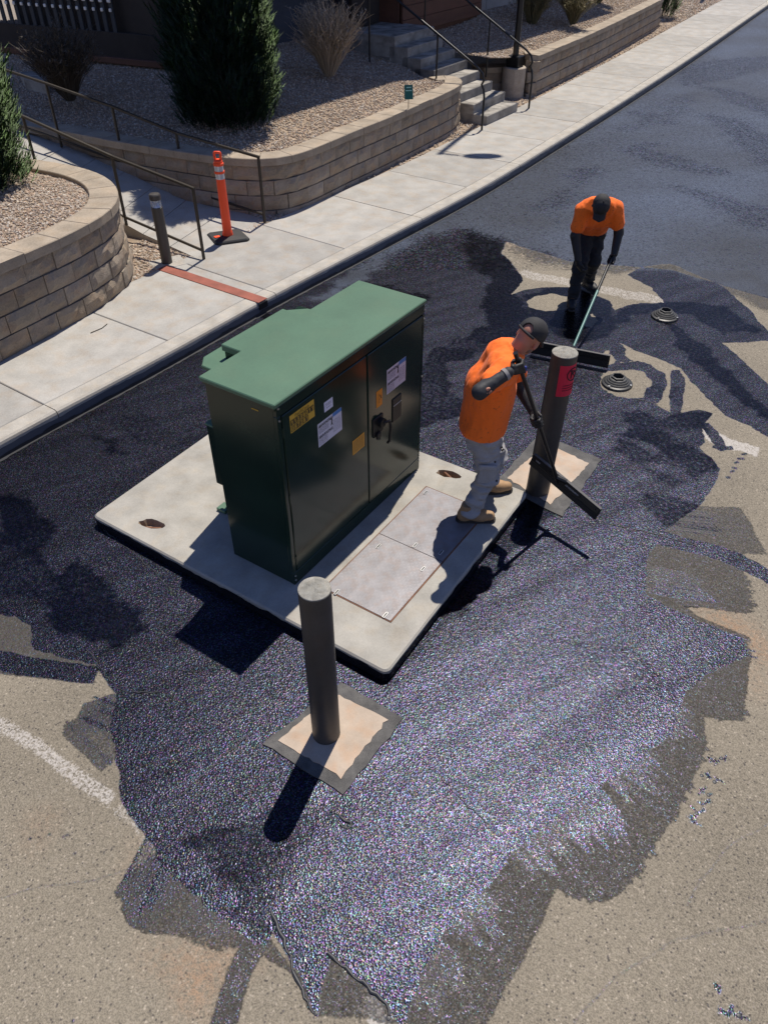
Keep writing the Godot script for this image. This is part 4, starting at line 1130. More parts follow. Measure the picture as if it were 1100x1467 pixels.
func build_buildings() -> void:
	# main house: dark lap siding in the shade of a deep roof
	var o := Vector2(-3.55, -15.15)
	var t := thing("house", "dark sided house in deep shade behind the planters with a deep roof", "house", v3(o, 1.0))
	var d := STREET.normalized()
	var nn := Vector2(0.83, 0.56)
	for k in 22:
		var y := 1.15 + 0.2 * k
		put("siding_board", boxm(along(v3(o + d * 3.3 - nn * (0.05 + 0.0), y + 0.1), d) * Transform3D(Basis(Vector3.RIGHT, 0.07), Vector3.ZERO), Vector3(6.6, 0.206, 0.03), 0.004), M.siding, t)
	put("wall", boxm(along(v3(o + d * 3.3 - nn * 2.1, 3.2), d), Vector3(6.6, 5.2, 3.9), 0.01), M.siding, t)
	put("side_wall", boxm(along(v3(o - nn * 2.05 - d * 0.06, 3.2), d), Vector3(0.1, 5.2, 4.1), 0.01), M.dark_wood, t)
	# entrance bay: brown boards and a door
	var e := stair_pt(2.75, 0.62)
	put("door", boxm(along(v3(stair_pt(3.25, 0.0), 2.5), d), Vector3(0.95, 2.1, 0.06), 0.006), M.dark_wood, t)
	for k in 12:
		put("wood_board", boxm(along(v3(e + d * 1.75 + BACK * 0.05, 1.36 + 0.25 * k), d), Vector3(3.4, 0.243, 0.05), 0.004), M.wood, t)
	put("bay_wall", boxm(along(v3(e + d * 1.75 + BACK * 0.9, 3.3), d), Vector3(3.4, 4.6, 1.55), 0.01), M.wood, t)
	for k in 5:
		put("grey_panel", boxm(along(v3(e + d * (3.75 + 1.22 * k) + BACK * 0.42, 3.3), d), Vector3(1.2, 4.6, 0.08), 0.008), M.grey_wall, t)
	# the roof, out of sight above, whose eave shades the beds
	var c := Vector2(-1.35, -14.1)
	var rc := c - nn * 0.9
	put("roof", prismm([c, c + d * 15.0, c + d * 15.0 - nn * 12.0, rc - nn * 12.0 - d * 1.0, rc - d * 1.0, rc], 6.0, 6.25, 0.02), M.dark_wood, t)
	for q in [c + d * 0.4 - nn * 0.4, c + d * 25 - nn * 0.4]:
		put("roof_post", boxm(at(v3(q, 3.45)), Vector3(0.12, 5.1, 0.12), 0.01), M.dark_wood, t) if q.y < -20 else null
	# the raised deck at the left with its pickets
	var a := Vector2(-3.75, -15.2)
	var b := Vector2(-9.5, -17.75)
	var dd := (b - a).normalized()
	var dk := thing("deck_fence", "dark deck fence of grey pickets with painted sun spots at top left", "fence", v3(a, 1.3))
	put("skirt", boxm(along(v3((a + b) * 0.5, 1.5), dd), Vector3(a.distance_to(b), 0.45, 0.06), 0.006), M.dark_wood, dk)
	put("sill", boxm(along(v3((a + b) * 0.5 + Vector2(0.05, 0.08), 1.3), dd), Vector3(a.distance_to(b), 0.1, 0.1), 0.01), M.wood, dk)
	var picket := boxm(at(Vector3.ZERO), Vector3(0.085, 0.9, 0.03), 0.006)
	var cap := boxm(at(Vector3.ZERO), Vector3(0.075, 0.085, 0.035), 0.012)  # small block that carries a painted sun spot, not a real picket top
	var pm := mat(lin(0.045, 0.05, 0.055), 0.8)
	var cm := mat(lin(0.86, 0.83, 0.76), 0.8)  # near white: sunlit dots put in as colour on the shaded pickets
	var s := 1.0
	while s < a.distance_to(b):
		var p := a + dd * s
		var back := Vector2(-dd.y, dd.x) * 0.1
		var o2 := put("picket", picket, pm, dk, Vector3.ZERO)
		o2.transform = along(v3(p, 2.17) - dk.position, dd)
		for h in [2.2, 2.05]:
			var c2 := put("painted_sun_spot", cap, cm, o2, Vector3.ZERO)
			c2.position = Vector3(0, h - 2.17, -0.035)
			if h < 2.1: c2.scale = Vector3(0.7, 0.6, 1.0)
		s += 0.18
	put("top_rail", boxm(along(v3((a + b) * 0.5, 2.66), dd), Vector3(a.distance_to(b), 0.09, 0.09), 0.01), M.dark_wood, dk)
	# a flat stone at the edge of the shaded bed
	var st := thing("stone_slab", "flat grey stone slab lying on gravel left of the dark bush", "stone", Vector3(-5.75, 0.95, -13.7))
	put("stone", prismm([Vector2(-6.34, -15.14), Vector2(-6.16, -15.25), Vector2(-5.68, -14.74), Vector2(-5.60, -14.31), Vector2(-6.08, -14.63)], 0.98, 1.2, 0.015), M.step, st)
	tag(st, "flat grey stone slab lying on gravel left of the dark bush", "stone")

# ---------------------------------------------------------------- lettering and print
var fonts := {}

func lettering(parent: Node3D, s: String, where: Transform3D, height: float, m: Material, bold := true, called := "lettering") -> void:
	var t := TextMesh.new()
	if not fonts.has(bold):
		var f := SystemFont.new()
		f.font_names = PackedStringArray(["Droid Sans"])
		f.font_weight = 700 if bold else 400
		fonts[bold] = f
	t.font = fonts[bold]
	t.font_size = 64
	t.pixel_size = height / 46.0
	t.depth = 0.0006
	t.text = s
	t.curve_step = 4.0
	var o := MeshInstance3D.new()
	o.name = called
	o.mesh = t
	o.material_override = m
	parent.add_child(o, true)
	o.transform = where

# a page of small print: rows of dark dashes on a ground, w x h in texels
func small_print(ground: Color, ink: Color, rows: Array, w := 128, h := 96, sd := 3) -> StandardMaterial3D:
	var im := Image.create_empty(w, h, false, Image.FORMAT_RGB8)
	im.fill(ground)
	var r := RandomNumberGenerator.new()
	r.seed = sd
	for q in rows:
		# x0, x1, y, thickness
		var x: int = q[0]
		while x < q[1]:
			var l := r.randi_range(3, 9)
			im.fill_rect(Rect2i(x, q[2], mini(l, q[1] - x), q[3]), ink.lerp(ground, r.randf_range(0.0, 0.45)))
			x += l + 2
	var m := mat(Color.WHITE, 0.45)
	m.albedo_texture = tex(im)
	m.texture_repeat = false
	return m

# ---------------------------------------------------------------- the transformer cabinet
const CV := Vector3(0.555, 0, -0.832)
const CU := Vector3(0.832, 0, 0.555)
const CFL := Vector3(-0.64, 0.1, -3.80)

# a frame on the cabinet front: s along it, y up, o out of it
func cab(s: float, y: float, o := 0.0) -> Transform3D:
	return Transform3D(Basis(CV, Vector3.UP, CU), Vector3(CFL.x, 0, CFL.z) + CV * s + Vector3.UP * y + CU * o)

func build_pad() -> void:
	var t := thing("concrete_pad", "beige concrete pad under the green cabinet with two steel hatch plates set in it", "pad", Vector3(-0.5, 0, -4.7))
	var c := [Vector2(-2.28, -4.56), Vector2(0.02, -3.03), Vector2(1.17, -4.85), Vector2(-1.13, -6.38)]
	var poly := PackedVector2Array()
	var r := RandomNumberGenerator.new()
	r.seed = 6
	for k in 4:
		var a: Vector2 = c[k]
		var pv: Vector2 = (c[(k + 3) % 4] - a).normalized()
		var nx: Vector2 = (c[(k + 1) % 4] - a).normalized()
		for q in 5:
			var th := q / 4.0 * PI * 0.5
			poly.append(a + (pv + nx) * 0.05 - pv * 0.05 * sin(th) - nx * 0.05 * cos(th))
	var m := MB.new()
	if m._area(poly) < 0: poly.reverse()
	var inner := PackedVector2Array()
	for k in poly.size():
		var d: Vector2 = (poly[(k + 1) % poly.size()] - poly[(k + poly.size() - 1) % poly.size()]).normalized()
		inner.append(poly[k] + Vector2(-d.y, d.x) * 0.012)
	var n := poly.size()
	for k in n:
		var a := poly[k]
		var b := poly[(k + 1) % n]
		var ia := inner[k]
		var ib := inner[(k + 1) % n]
		m._side(v3(a, 0), v3(b, 0), v3(b, 0.088), v3(a, 0.088))
		m._side(v3(a, 0.088), v3(b, 0.088), v3(ib, 0.1), v3(ia, 0.1))
	# the top, keyholed round two broken lifting holes
	var hole_c := [Vector2(-1.79, -4.46), Vector2(0.54, -5.09)]
	var holes := []
	for h in 2:
		var ring := []
		for k in 14:
			var th := TAU * k / 14.0
			var e := Vector2(cos(th) * 0.105, sin(th) * 0.05) * r.randf_range(0.85, 1.12)
			ring.append(hole_c[h] + e.rotated([0.25, 0.35][h]))
		holes.append(ring)
	var top := []
	for p in inner: top.append(p)
	for ring in holes:
		var bi := 0
		var bj := 0
		var best := 1e9
		for i in top.size():
			for j in ring.size():
				if top[i].distance_to(ring[j]) < best:
					best = top[i].distance_to(ring[j])
					bi = i
					bj = j
		var cut := []
		for i in bi + 1: cut.append(top[i])
		for j in ring.size() + 1: cut.append(ring[(bj - j + ring.size() * 2) % ring.size()] + (Vector2(0.0004, 0.0003) if j == ring.size() else Vector2.ZERO))
		cut.append(top[bi] + Vector2(0.0004, 0.0003))
		for i in range(bi + 1, top.size()): cut.append(top[i])
		top = cut
	var tr := Geometry2D.triangulate_polygon(PackedVector2Array(top))
	for k in range(0, tr.size(), 3):
		var a := v3(top[tr[k]], 0.1)
		var b := v3(top[tr[k + 1]], 0.1)
		var d := v3(top[tr[k + 2]], 0.1)
		if (b - a).cross(d - a).y > 0: m.tri(a, b, d)
		else: m.tri(a, d, b)
	if tr.is_empty(): push_error("pad top")
	put("slab", m.mesh(), M.pad, t)
	for h in 2:
		var hm := MB.new()
		var ring: Array = holes[h]
		for k in 14:
			var a: Vector2 = ring[k]
			var b: Vector2 = ring[(k + 1) % 14]
			var ci: Vector2 = hole_c[h]
			var a2 := a.lerp(ci, 0.25)
			var b2 := b.lerp(ci, 0.25)
			hm.quad(v3(b, 0.1), v3(a, 0.1), v3(a2, 0.045), v3(b2, 0.045))
			hm.tri(v3(a2, 0.045), v3(ci, 0.035), v3(b2, 0.045))
		put("lifting_hole", hm.mesh(), M.hole, t)
		var cc := v3(hole_c[h], 0.075)
		put("lifting_bar", tubem([cc + Vector3(-0.03, 0, -0.05), cc + Vector3(0.03, 0, 0.05)] if h == 1 else [cc + Vector3(-0.07, -0.01, 0.01), cc + Vector3(0.07, -0.01, 0.02)], 0.012, 8), M.rust, t)
	# sealer slopped up the sides
	var sm := MB.new()
	var f := FastNoiseLite.new()
	f.seed = 12
	f.frequency = 1.2
	for k in n:
		var a := poly[k]
		var b := poly[(k + 1) % n]
		var cnt := maxi(1, int(a.distance_to(b) / 0.04))
		var od := Vector2((b - a).y, -(b - a).x).normalized() * 0.003
		for i in cnt:
			var p := a.lerp(b, float(i) / cnt) + od
			var q := a.lerp(b, float(i + 1) / cnt) + od
			sm._side(v3(p, 0.002), v3(q, 0.002), v3(q, 0.072 + 0.02 * f.get_noise_2d(q.x * 4, q.y * 4) + 0.012 * f.get_noise_2d(q.x * 20, q.y * 20)), v3(p, 0.072 + 0.02 * f.get_noise_2d(p.x * 4, p.y * 4) + 0.012 * f.get_noise_2d(p.x * 20, p.y * 20)))
	put("sealer_splash", sm.mesh(), M.tar, t)
	# hatch: frame and two tread plates
	var o := Vector3(CFL.x, 0.1, CFL.z)
	put("hatch_frame", boxm(Transform3D(Basis(CV, Vector3.UP, CU), o + CV * 0.785 + CU * 0.48 + Vector3.UP * 0.0005), Vector3(1.395, 0.006, 0.573), 0.001), M.rust, t)
	for k in 2:
		var pm := MB.new()
		var s0 := 0.097 + 0.69 * k
		var s1 := s0 + 0.684
		var q := func(s: float, u: float, y: float) -> Vector3: return o + CV * s + CU * u + Vector3.UP * y
		pm.quad(q.call(s0, 0.7555, 0.0075), q.call(s1, 0.7555, 0.0075), q.call(s1, 0.2045, 0.0075), q.call(s0, 0.2045, 0.0075), Vector2(0, 1), Vector2(1.24, 1), Vector2(1.24, 0), Vector2(0, 0))
		for e in [[s0, 0.7555, s1, 0.7555], [s1, 0.7555, s1, 0.2045], [s1, 0.2045, s0, 0.2045], [s0, 0.2045, s0, 0.7555]]:
			pm.quad(q.call(e[0], e[1], 0.0), q.call(e[2], e[3], 0.0), q.call(e[2], e[3], 0.0075), q.call(e[0], e[1], 0.0075))
		var pl := put("hatch_plate", pm.mesh(), M.plate, t)
		for h in ([[0.11, 0.3], [0.12, 0.70], [0.66, 0.28], [0.64, 0.68]] if k == 0 else [[0.86, 0.70], [1.40, 0.24], [0.82, 0.5]]):
			put("lift_slot", boxm(Transform3D(Basis(CV, Vector3.UP, CU), o + CV * h[0] + CU * h[1] + Vector3.UP * 0.0085), Vector3(0.055, 0.006, 0.02), 0.001), M.steel, pl)
			put("slot_opening", boxm(Transform3D(Basis(CV, Vector3.UP, CU), o + CV * h[0] + CU * h[1] + Vector3.UP * 0.0105), Vector3(0.046, 0.005, 0.010), 0.001), M.black, pl)

func build_cabinet() -> void:
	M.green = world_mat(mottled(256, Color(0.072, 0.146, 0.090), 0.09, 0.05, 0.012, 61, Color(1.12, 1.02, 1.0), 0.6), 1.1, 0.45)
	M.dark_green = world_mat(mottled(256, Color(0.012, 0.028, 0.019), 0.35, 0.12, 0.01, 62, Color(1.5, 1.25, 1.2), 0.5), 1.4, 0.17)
	M.dark_green.metallic_specular = 0.5
	var t := thing("transformer_cabinet", "large dark green steel transformer cabinet with pale green top and warning labels", "cabinet", Vector3(CFL.x, 0.1, CFL.z) + CV * 0.84 - CU * 0.28)
	# carcass, set back behind the frame of the front
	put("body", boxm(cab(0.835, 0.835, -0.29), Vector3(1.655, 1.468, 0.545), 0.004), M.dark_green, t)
	put("top_rail", boxm(cab(0.835, 1.535, -0.004), Vector3(1.66, 0.07, 0.034), 0.004), M.dark_green, t)
	put("bottom_rail", boxm(cab(0.835, 0.157, -0.004), Vector3(1.66, 0.112, 0.034), 0.004), M.dark_green, t)
	put("stile", boxm(cab(0.0215, 0.857, -0.004), Vector3(0.033, 1.286, 0.034), 0.004), M.dark_green, t)
	put("stile", boxm(cab(1.6515, 0.857, -0.004), Vector3(0.027, 1.286, 0.034), 0.004), M.dark_green, t)
	var d1 := put("door", boxm(cab(0.483, 0.857, 0.0), Vector3(0.877, 1.272, 0.03), 0.005), M.dark_green, t)
	var d2 := put("door", boxm(cab(1.281, 0.857, 0.003), Vector3(0.70, 1.272, 0.03), 0.005), M.dark_green, t)
	for y in [0.32, 0.86, 1.38]:
		put("hinge", tubem([cab(0.041, y - 0.035, 0.013).origin, cab(0.041, y + 0.035, 0.013).origin], 0.008, 8), M.dark_green, d1)
		put("hinge", tubem([cab(1.635, y - 0.035, 0.016).origin, cab(1.635, y + 0.035, 0.016).origin], 0.008, 8), M.dark_green, d2)
	# handle: plate, boss, swing lever and a padlock
	put("handle_plate", boxm(cab(1.04, 0.88, 0.022), Vector3(0.13, 0.15, 0.012), 0.004), M.black, d2)
	put("handle_boss", tubem([cab(1.06, 0.90, 0.02).origin, cab(1.06, 0.90, 0.06).origin], 0.036, 16), M.black, d2)
	put("handle_lever", tubem([cab(1.06, 0.90, 0.055).origin, cab(1.115, 0.895, 0.075).origin, cab(1.125, 0.84, 0.078).origin, cab(1.125, 0.715, 0.07).origin, cab(1.12, 0.69, 0.055).origin], 0.011, 8), M.black, d2)
	put("padlock", boxm(cab(1.03, 0.80, 0.035), Vector3(0.05, 0.055, 0.02), 0.006), M.black, d2)
	put("document_pocket", boxm(cab(1.292, 0.893, 0.021), Vector3(0.118, 0.2, 0.01), 0.003), mat(lin(0.012, 0.010, 0.010), 0.4), t)
	put("pocket_lip", boxm(cab(1.292, 0.935, 0.028), Vector3(0.105, 0.006, 0.004), 0.001), M.steel, t)
	# top sheet with a folded edge
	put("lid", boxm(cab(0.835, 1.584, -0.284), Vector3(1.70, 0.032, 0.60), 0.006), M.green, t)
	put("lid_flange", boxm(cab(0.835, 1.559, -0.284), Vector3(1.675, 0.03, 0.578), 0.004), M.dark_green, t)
	# small marks: bolts down the edges, a yellow streak on the end
	for y in [0.18, 0.235, 0.45, 0.98, 1.46, 1.535]:
		put("bolt", tubem([cab(1.655, y, 0.01).origin, cab(1.655, y, 0.019).origin], 0.007, 8), M.steel, t)
	for y in [0.145, 0.185, 1.475, 1.56]:
		put("bolt", tubem([cab(0.018, y, 0.01).origin, cab(0.018, y, 0.019).origin], 0.007, 8), M.steel, t)
	put("paint_mark", boxm(Transform3D(Basis(CU, Vector3.UP, -CV), cab(0.006, 1.50, -0.16).origin), Vector3(0.055, 0.008, 0.002), 0.0005), mat(Color.from_rgba8(190, 150, 50), 0.7), t)
	# rear tank: step boxes, side radiator box and a foot
	put("tank", boxm(cab(0.87, 0.78, -0.76), Vector3(1.04, 1.30, 0.34), 0.02), M.dark_green, t)
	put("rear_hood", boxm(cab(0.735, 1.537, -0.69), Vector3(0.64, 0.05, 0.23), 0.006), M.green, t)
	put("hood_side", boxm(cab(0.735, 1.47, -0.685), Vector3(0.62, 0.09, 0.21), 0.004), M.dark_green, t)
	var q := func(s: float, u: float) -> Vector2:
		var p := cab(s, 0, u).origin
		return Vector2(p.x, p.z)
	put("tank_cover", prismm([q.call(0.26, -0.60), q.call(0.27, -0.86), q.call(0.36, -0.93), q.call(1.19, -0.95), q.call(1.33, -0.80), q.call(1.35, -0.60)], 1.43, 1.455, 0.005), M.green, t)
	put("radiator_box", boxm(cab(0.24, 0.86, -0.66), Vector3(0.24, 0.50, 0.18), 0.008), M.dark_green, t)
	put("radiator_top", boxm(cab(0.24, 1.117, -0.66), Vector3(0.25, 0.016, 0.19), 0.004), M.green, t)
	for k in 6: put("radiator_fin", boxm(cab(0.42 + 0.17 * k, 0.8, -0.965), Vector3(0.03, 0.9, 0.07), 0.008), M.dark_green, t)
	put("foot", boxm(cab(0.35, 0.115, -0.97), Vector3(0.09, 0.03, 0.09), 0.004), M.green, t)
	put("skid", boxm(cab(0.87, 0.115, -0.8), Vector3(1.0, 0.03, 0.3), 0.004), M.dark_green, t)
	# labels
	var ink := mat(Color.from_rgba8(28, 26, 30), 0.6)
	var paper := Color(0.80, 0.80, 0.86)
	for w in [[0.493, 1.167, 0.258, 0.178, 0.0165], [1.285, 1.171, 0.248, 0.198, 0.0195]]:
		var rows := []
		for k in 6: rows.append([6, 58, 22 + k * 4, 2])
		for k in 7: rows.append([6, 50, 66 + k * 4, 2])
		for k in 9: rows.append([80, 122, 30 + k * 6, 2])
		var pm := small_print(paper, Color(0.30, 0.29, 0.38), rows, 128, 96, int(w[0] * 10))
		var l := MB.new()
		var tr := cab(w[0], w[1], w[4])
		l.quad(tr * Vector3(-w[2] / 2, -w[3] / 2, 0), tr * Vector3(w[2] / 2, -w[3] / 2, 0), tr * Vector3(w[2] / 2, w[3] / 2, 0), tr * Vector3(-w[2] / 2, w[3] / 2, 0))
		var lab := put("warning_label", l.mesh(), pm, t)
		lab.set_meta("label", "white warning label with blue corner")
		var rel := func(x: float, y: float) -> Transform3D: return Transform3D(tr.basis, tr * Vector3(w[2] * x, w[3] * y, 0.0006) - t.position - lab.position)
		put("blue_corner", boxm(tr.translated_local(Vector3(w[2] * 0.31, w[3] * 0.415, 0.0005)), Vector3(w[2] * 0.37, w[3] * 0.15, 0.0008), 0.0), mat(Color.from_rgba8(70, 125, 190), 0.5), lab)
		lettering(lab, "WARNING", rel.call(-0.16, 0.36), 0.021, ink)
		lettering(lab, "WARNING", rel.call(-0.16, -0.10), 0.021, ink)
		for y in [0.36, -0.10]:
			var tm := MB.new()
			var tt := tr.translated_local(Vector3(w[2] * -0.43, w[3] * y, 0.0012))
			tm.tri(tt * Vector3(-0.011, -0.009, 0), tt * Vector3(0.011, -0.009, 0), tt * Vector3(0, 0.011, 0))
			put("warning_triangle", tm.mesh(), ink, lab)
		# the struck figure
		var fg := MB.new()
		for s in [[-0.012, 0.024, 0.006, 0.012, 0.006], [0.014, 0.028, 0.004, 0.008, 0.005], [0.006, 0.012, 0.002, -0.012, 0.009], [0.002, -0.012, -0.006, -0.03, 0.006], [0.004, -0.01, 0.010, -0.032, 0.006]]:
			var a: Vector3 = tr.translated_local(Vector3(w[2] * 0.06, w[3] * 0.22, 0.0)) * Vector3(s[0], s[1], 0.0014)
			var b: Vector3 = tr.translated_local(Vector3(w[2] * 0.06, w[3] * 0.22, 0.0)) * Vector3(s[2], s[3], 0.0014)
			var sd: Vector3 = (b - a).normalized().cross(CU) * float(s[4]) * 0.6
			fg.quad(a - sd, b - sd, b + sd, a + sd)
		put("shock_figure", fg.mesh(), ink, lab)
	var simple := [["number_label", 0.2265, 1.397, 0.238, 0.125, 0.0165, Color.from_rgba8(205, 165, 55)], ["small_label", 0.489, 1.342, 0.092, 0.073, 0.0165, Color(0.82, 0.83, 0.90)], ["notice_label", 0.805, 0.851, 0.145, 0.12, 0.0165, Color.from_rgba8(214, 150, 35)], ["notice_label", 1.065, 1.093, 0.074, 0.135, 0.0195, Color.from_rgba8(224, 140, 28)]]
	for k in simple.size():
		var w: Array = simple[k]
		var tr := cab(w[1], w[2], w[5])
		var rows := []
		if k == 1: rows = [[22, 108, 24, 9], [22, 108, 40, 7], [30, 100, 62, 8]]
		if k == 2:
			for j in 9: rows.append([10, 118, 10 + j * 9, 4])
		if k == 3:
			for j in 8: rows.append([40, 70 + (j % 3) * 8, 22 + j * 7, 3])
		var pm := small_print(w[6], Color(0.2, 0.14, 0.07) if k != 1 else Color(0.4, 0.4, 0.5), rows, 128, 96, 30 + k)
		var l := MB.new()
		var hx: float = w[3] / 2
		var hy: float = w[4] / 2
		l.quad(tr * Vector3(-hx, -hy, 0), tr * Vector3(hx, -hy, 0), tr * Vector3(hx, hy, 0), tr * Vector3(-hx, hy, 0))
		var lab := put(w[0], l.mesh(), pm, t)
		if k == 0:
			lab.set_meta("label", "yellow number label with black digits")
			lettering(lab, "PacifiCorp", Transform3D(tr.basis, tr * Vector3(0, 0.043, 0.0006) - t.position - lab.position), 0.022, ink, false)
			for row in [["11336011", 0.008], ["087281", -0.036]]:
				var s: String = row[0]
				for i in s.length():
					var x := -0.1 + 0.0285 * i
					put("digit_tile", boxm(tr.translated_local(Vector3(x, row[1], 0.0008)), Vector3(0.0255, 0.038, 0.0012), 0.0), ink, lab)
					lettering(lab, s[i], Transform3D(tr.basis, tr * Vector3(x, row[1], 0.0018) - t.position - lab.position), 0.029, mat(w[6], 0.5), true, "digit")
		if k == 3:
			put("bolt_mark", boxm(tr.translated_local(Vector3(0.018, 0.005, 0.0008)) * Transform3D(Basis(Vector3.BACK, 0.4), Vector3.ZERO), Vector3(0.008, 0.035, 0.0008), 0.0), ink, lab)

# ---------------------------------------------------------------- bollards and their footings
func ragged_quad(c: Array, amp: float, sd: int, step := 0.05) -> Array:
	var r := RandomNumberGenerator.new()
	r.seed = sd
	var out := []
	for k in c.size():
		var a: Vector2 = c[k]
		var b: Vector2 = c[(k + 1) % c.size()]
		var n := int(a.distance_to(b) / step)
		for i in n: out.append(a.lerp(b, float(i) / n) + Vector2(r.randf_range(-amp, amp), r.randf_range(-amp, amp)))
	return out

func bollard(p: Vector2, rad: float, h: float, lean: Vector2, label: String, outer: Array, inner: Array, flabel: String) -> Node3D:
	var ft := thing("concrete_footing", flabel, "footing", v3((outer[0] + outer[2]) * 0.5, 0), "footings of the steel bollards")
	put("sealer_margin", prismm(ragged_quad(outer, 0.008, 3, 0.07), 0.0005, 0.008, 0.0), M.margin, ft)
	put("concrete_face", prismm(ragged_quad(inner, 0.010, 5, 0.035), 0.002, 0.012, 0.0), M.footing, ft)
	var t := thing("bollard", label, "bollard", v3(p, 0.012), "concrete filled steel bollards")
	var top := v3(p + lean, h)
	put("pipe", tubem([v3(p, 0.0), v3(p + lean * 0.02, 0.03), v3(p + lean, h - 0.006)], [rad * 1.01, rad, rad], 40), M.pipe, t)
	var m := MB.new()
	m.lathe(top - Vector3(0, h - (h - 0.006), 0), [Vector2(rad * 1.0, -0.004), Vector2(rad * 0.98, 0.004), Vector2(rad * 0.7, 0.013), Vector2(rad * 0.35, 0.018), Vector2(0.0, 0.019)], 40)
	put("concrete_cap", m.mesh(), M.cap_concrete, t)
	return t

func build_bollards() -> void:
	M.pipe = world_mat(mottled(256, Color(0.050, 0.047, 0.044), 0.18, 0.12, 0.01, 71, Color(1.15, 0.9, 0.7), 0.4), 0.8, 0.5)
	M.margin = world_mat(mottled(256, Color(0.085, 0.082, 0.078), 0.35, 0.15, 0.04, 72, Color(0.6, 0.6, 0.65), 0.6), 0.4, 0.7, M.soft, 0.3)
	M.footing = world_mat(mottled(256, Color(0.42, 0.34, 0.265), 0.13, 0.05, 0.01, 73, Color(1.05, 0.86, 0.72), 0.5), 0.6, 0.9, M.soft, 0.05)
	M.cap_concrete = world_mat(mottled(256, Color(0.34, 0.33, 0.29), 0.35, 0.45, 0.15, 74), 0.14, 0.95, M.soft, 0.4)
	bollard(Vector2(-0.345, -2.655), 0.083, 1.285, Vector2(0.005, 0.03), "grey steel bollard closest to the viewer, in front of the cabinet", [Vector2(-0.72, -2.585), Vector2(-0.27, -3.03), Vector2(0.12, -2.76), Vector2(-0.23, -2.26)], [Vector2(-0.63, -2.61), Vector2(-0.31, -2.94), Vector2(0.02, -2.75), Vector2(-0.25, -2.36)], "pinkish concrete footing square round the nearest bollard")
	var t := bollard(Vector2(1.275, -4.99), 0.094, 1.30, Vector2(0.03, 0.02), "dark steel bollard with pink notice beside the worker in grey trousers", [Vector2(0.93, -5.09), Vector2(1.43, -5.82), Vector2(1.90, -5.42), Vector2(1.42, -4.66)], [Vector2(1.04, -5.15), Vector2(1.45, -5.66), Vector2(1.78, -5.36), Vector2(1.35, -4.80)], "pale concrete footing under the bollard with the pink notice")
	notice(t, Vector3(1.275, 0, -4.99) + Vector3(0.028, 0, 0.018), 0.094, 0.98, 1.235, 0.55, 0.95)

# a pink paper notice wrapped on a round post: y0..y1, facing angle and half width in radians
func notice(t: Node3D, axis: Vector3, rad: float, y0: float, y1: float, face: float, half: float) -> void:
	var m := MB.new()
	var n := 12
	var p := func(a: float, y: float, o: float) -> Vector3: return axis + Vector3(sin(a), 0, cos(a)) * (rad + o) + Vector3(0, y, 0)
	for i in n:
		var a := face - half + 2 * half * i / n
		var b := face - half + 2 * half * (i + 1) / n
		m.quad(p.call(a, y0, 0.0025), p.call(b, y0, 0.0025), p.call(b, y1, 0.0025), p.call(a, y1, 0.0025))
	var lab := put("notice", m.mesh(), mat(Color.from_rgba8(205, 36, 66), 0.75), t)
	lab.set_meta("label", "pink paper notice with a ringed symbol")
	var ink := mat(Color.from_rgba8(60, 14, 30), 0.7)
	var rm := MB.new()
	var h := y1 - y0
	var c := Vector2(0.25 * half, y0 + h * 0.70)
	var R := h * 0.2
	var arc := func(a: float) -> Vector3: return p.call(face + c.x + cos(a) * R / rad, c.y + sin(a) * R, 0.004)
	var pts := []
	for k in 25: pts.append(arc.call(TAU * k / 24.0))
	rm.tube(pts, 0.0045, 6, false)
	rm.tube([arc.call(2.3), p.call(face + c.x, c.y, 0.004), arc.call(2.3 + PI)], 0.0045, 6)
	for s in [[-0.35, -0.6, -0.35, 0.6], [-0.35, 0.6, 0.35, 0.35], [0.35, 0.35, -0.35, 0.0]]:
		rm.tube([p.call(face + c.x + s[0] * R / rad, c.y + s[1] * R, 0.004), p.call(face + c.x + s[2] * R / rad, c.y + s[3] * R, 0.004)], 0.005, 6)
	put("no_parking_symbol", rm.mesh(), ink, lab)
	var lm := MB.new()
	for k in 3:
		var x := -0.55 * half
		while x < 0.75 * half:
			lm.tube([p.call(face + x, y0 + h * (0.20 + 0.08 * k), 0.004), p.call(face + x + 0.09, y0 + h * (0.20 + 0.08 * k), 0.004)], 0.003, 5)
			x += 0.15
	put("print_line", lm.mesh(), ink, lab)

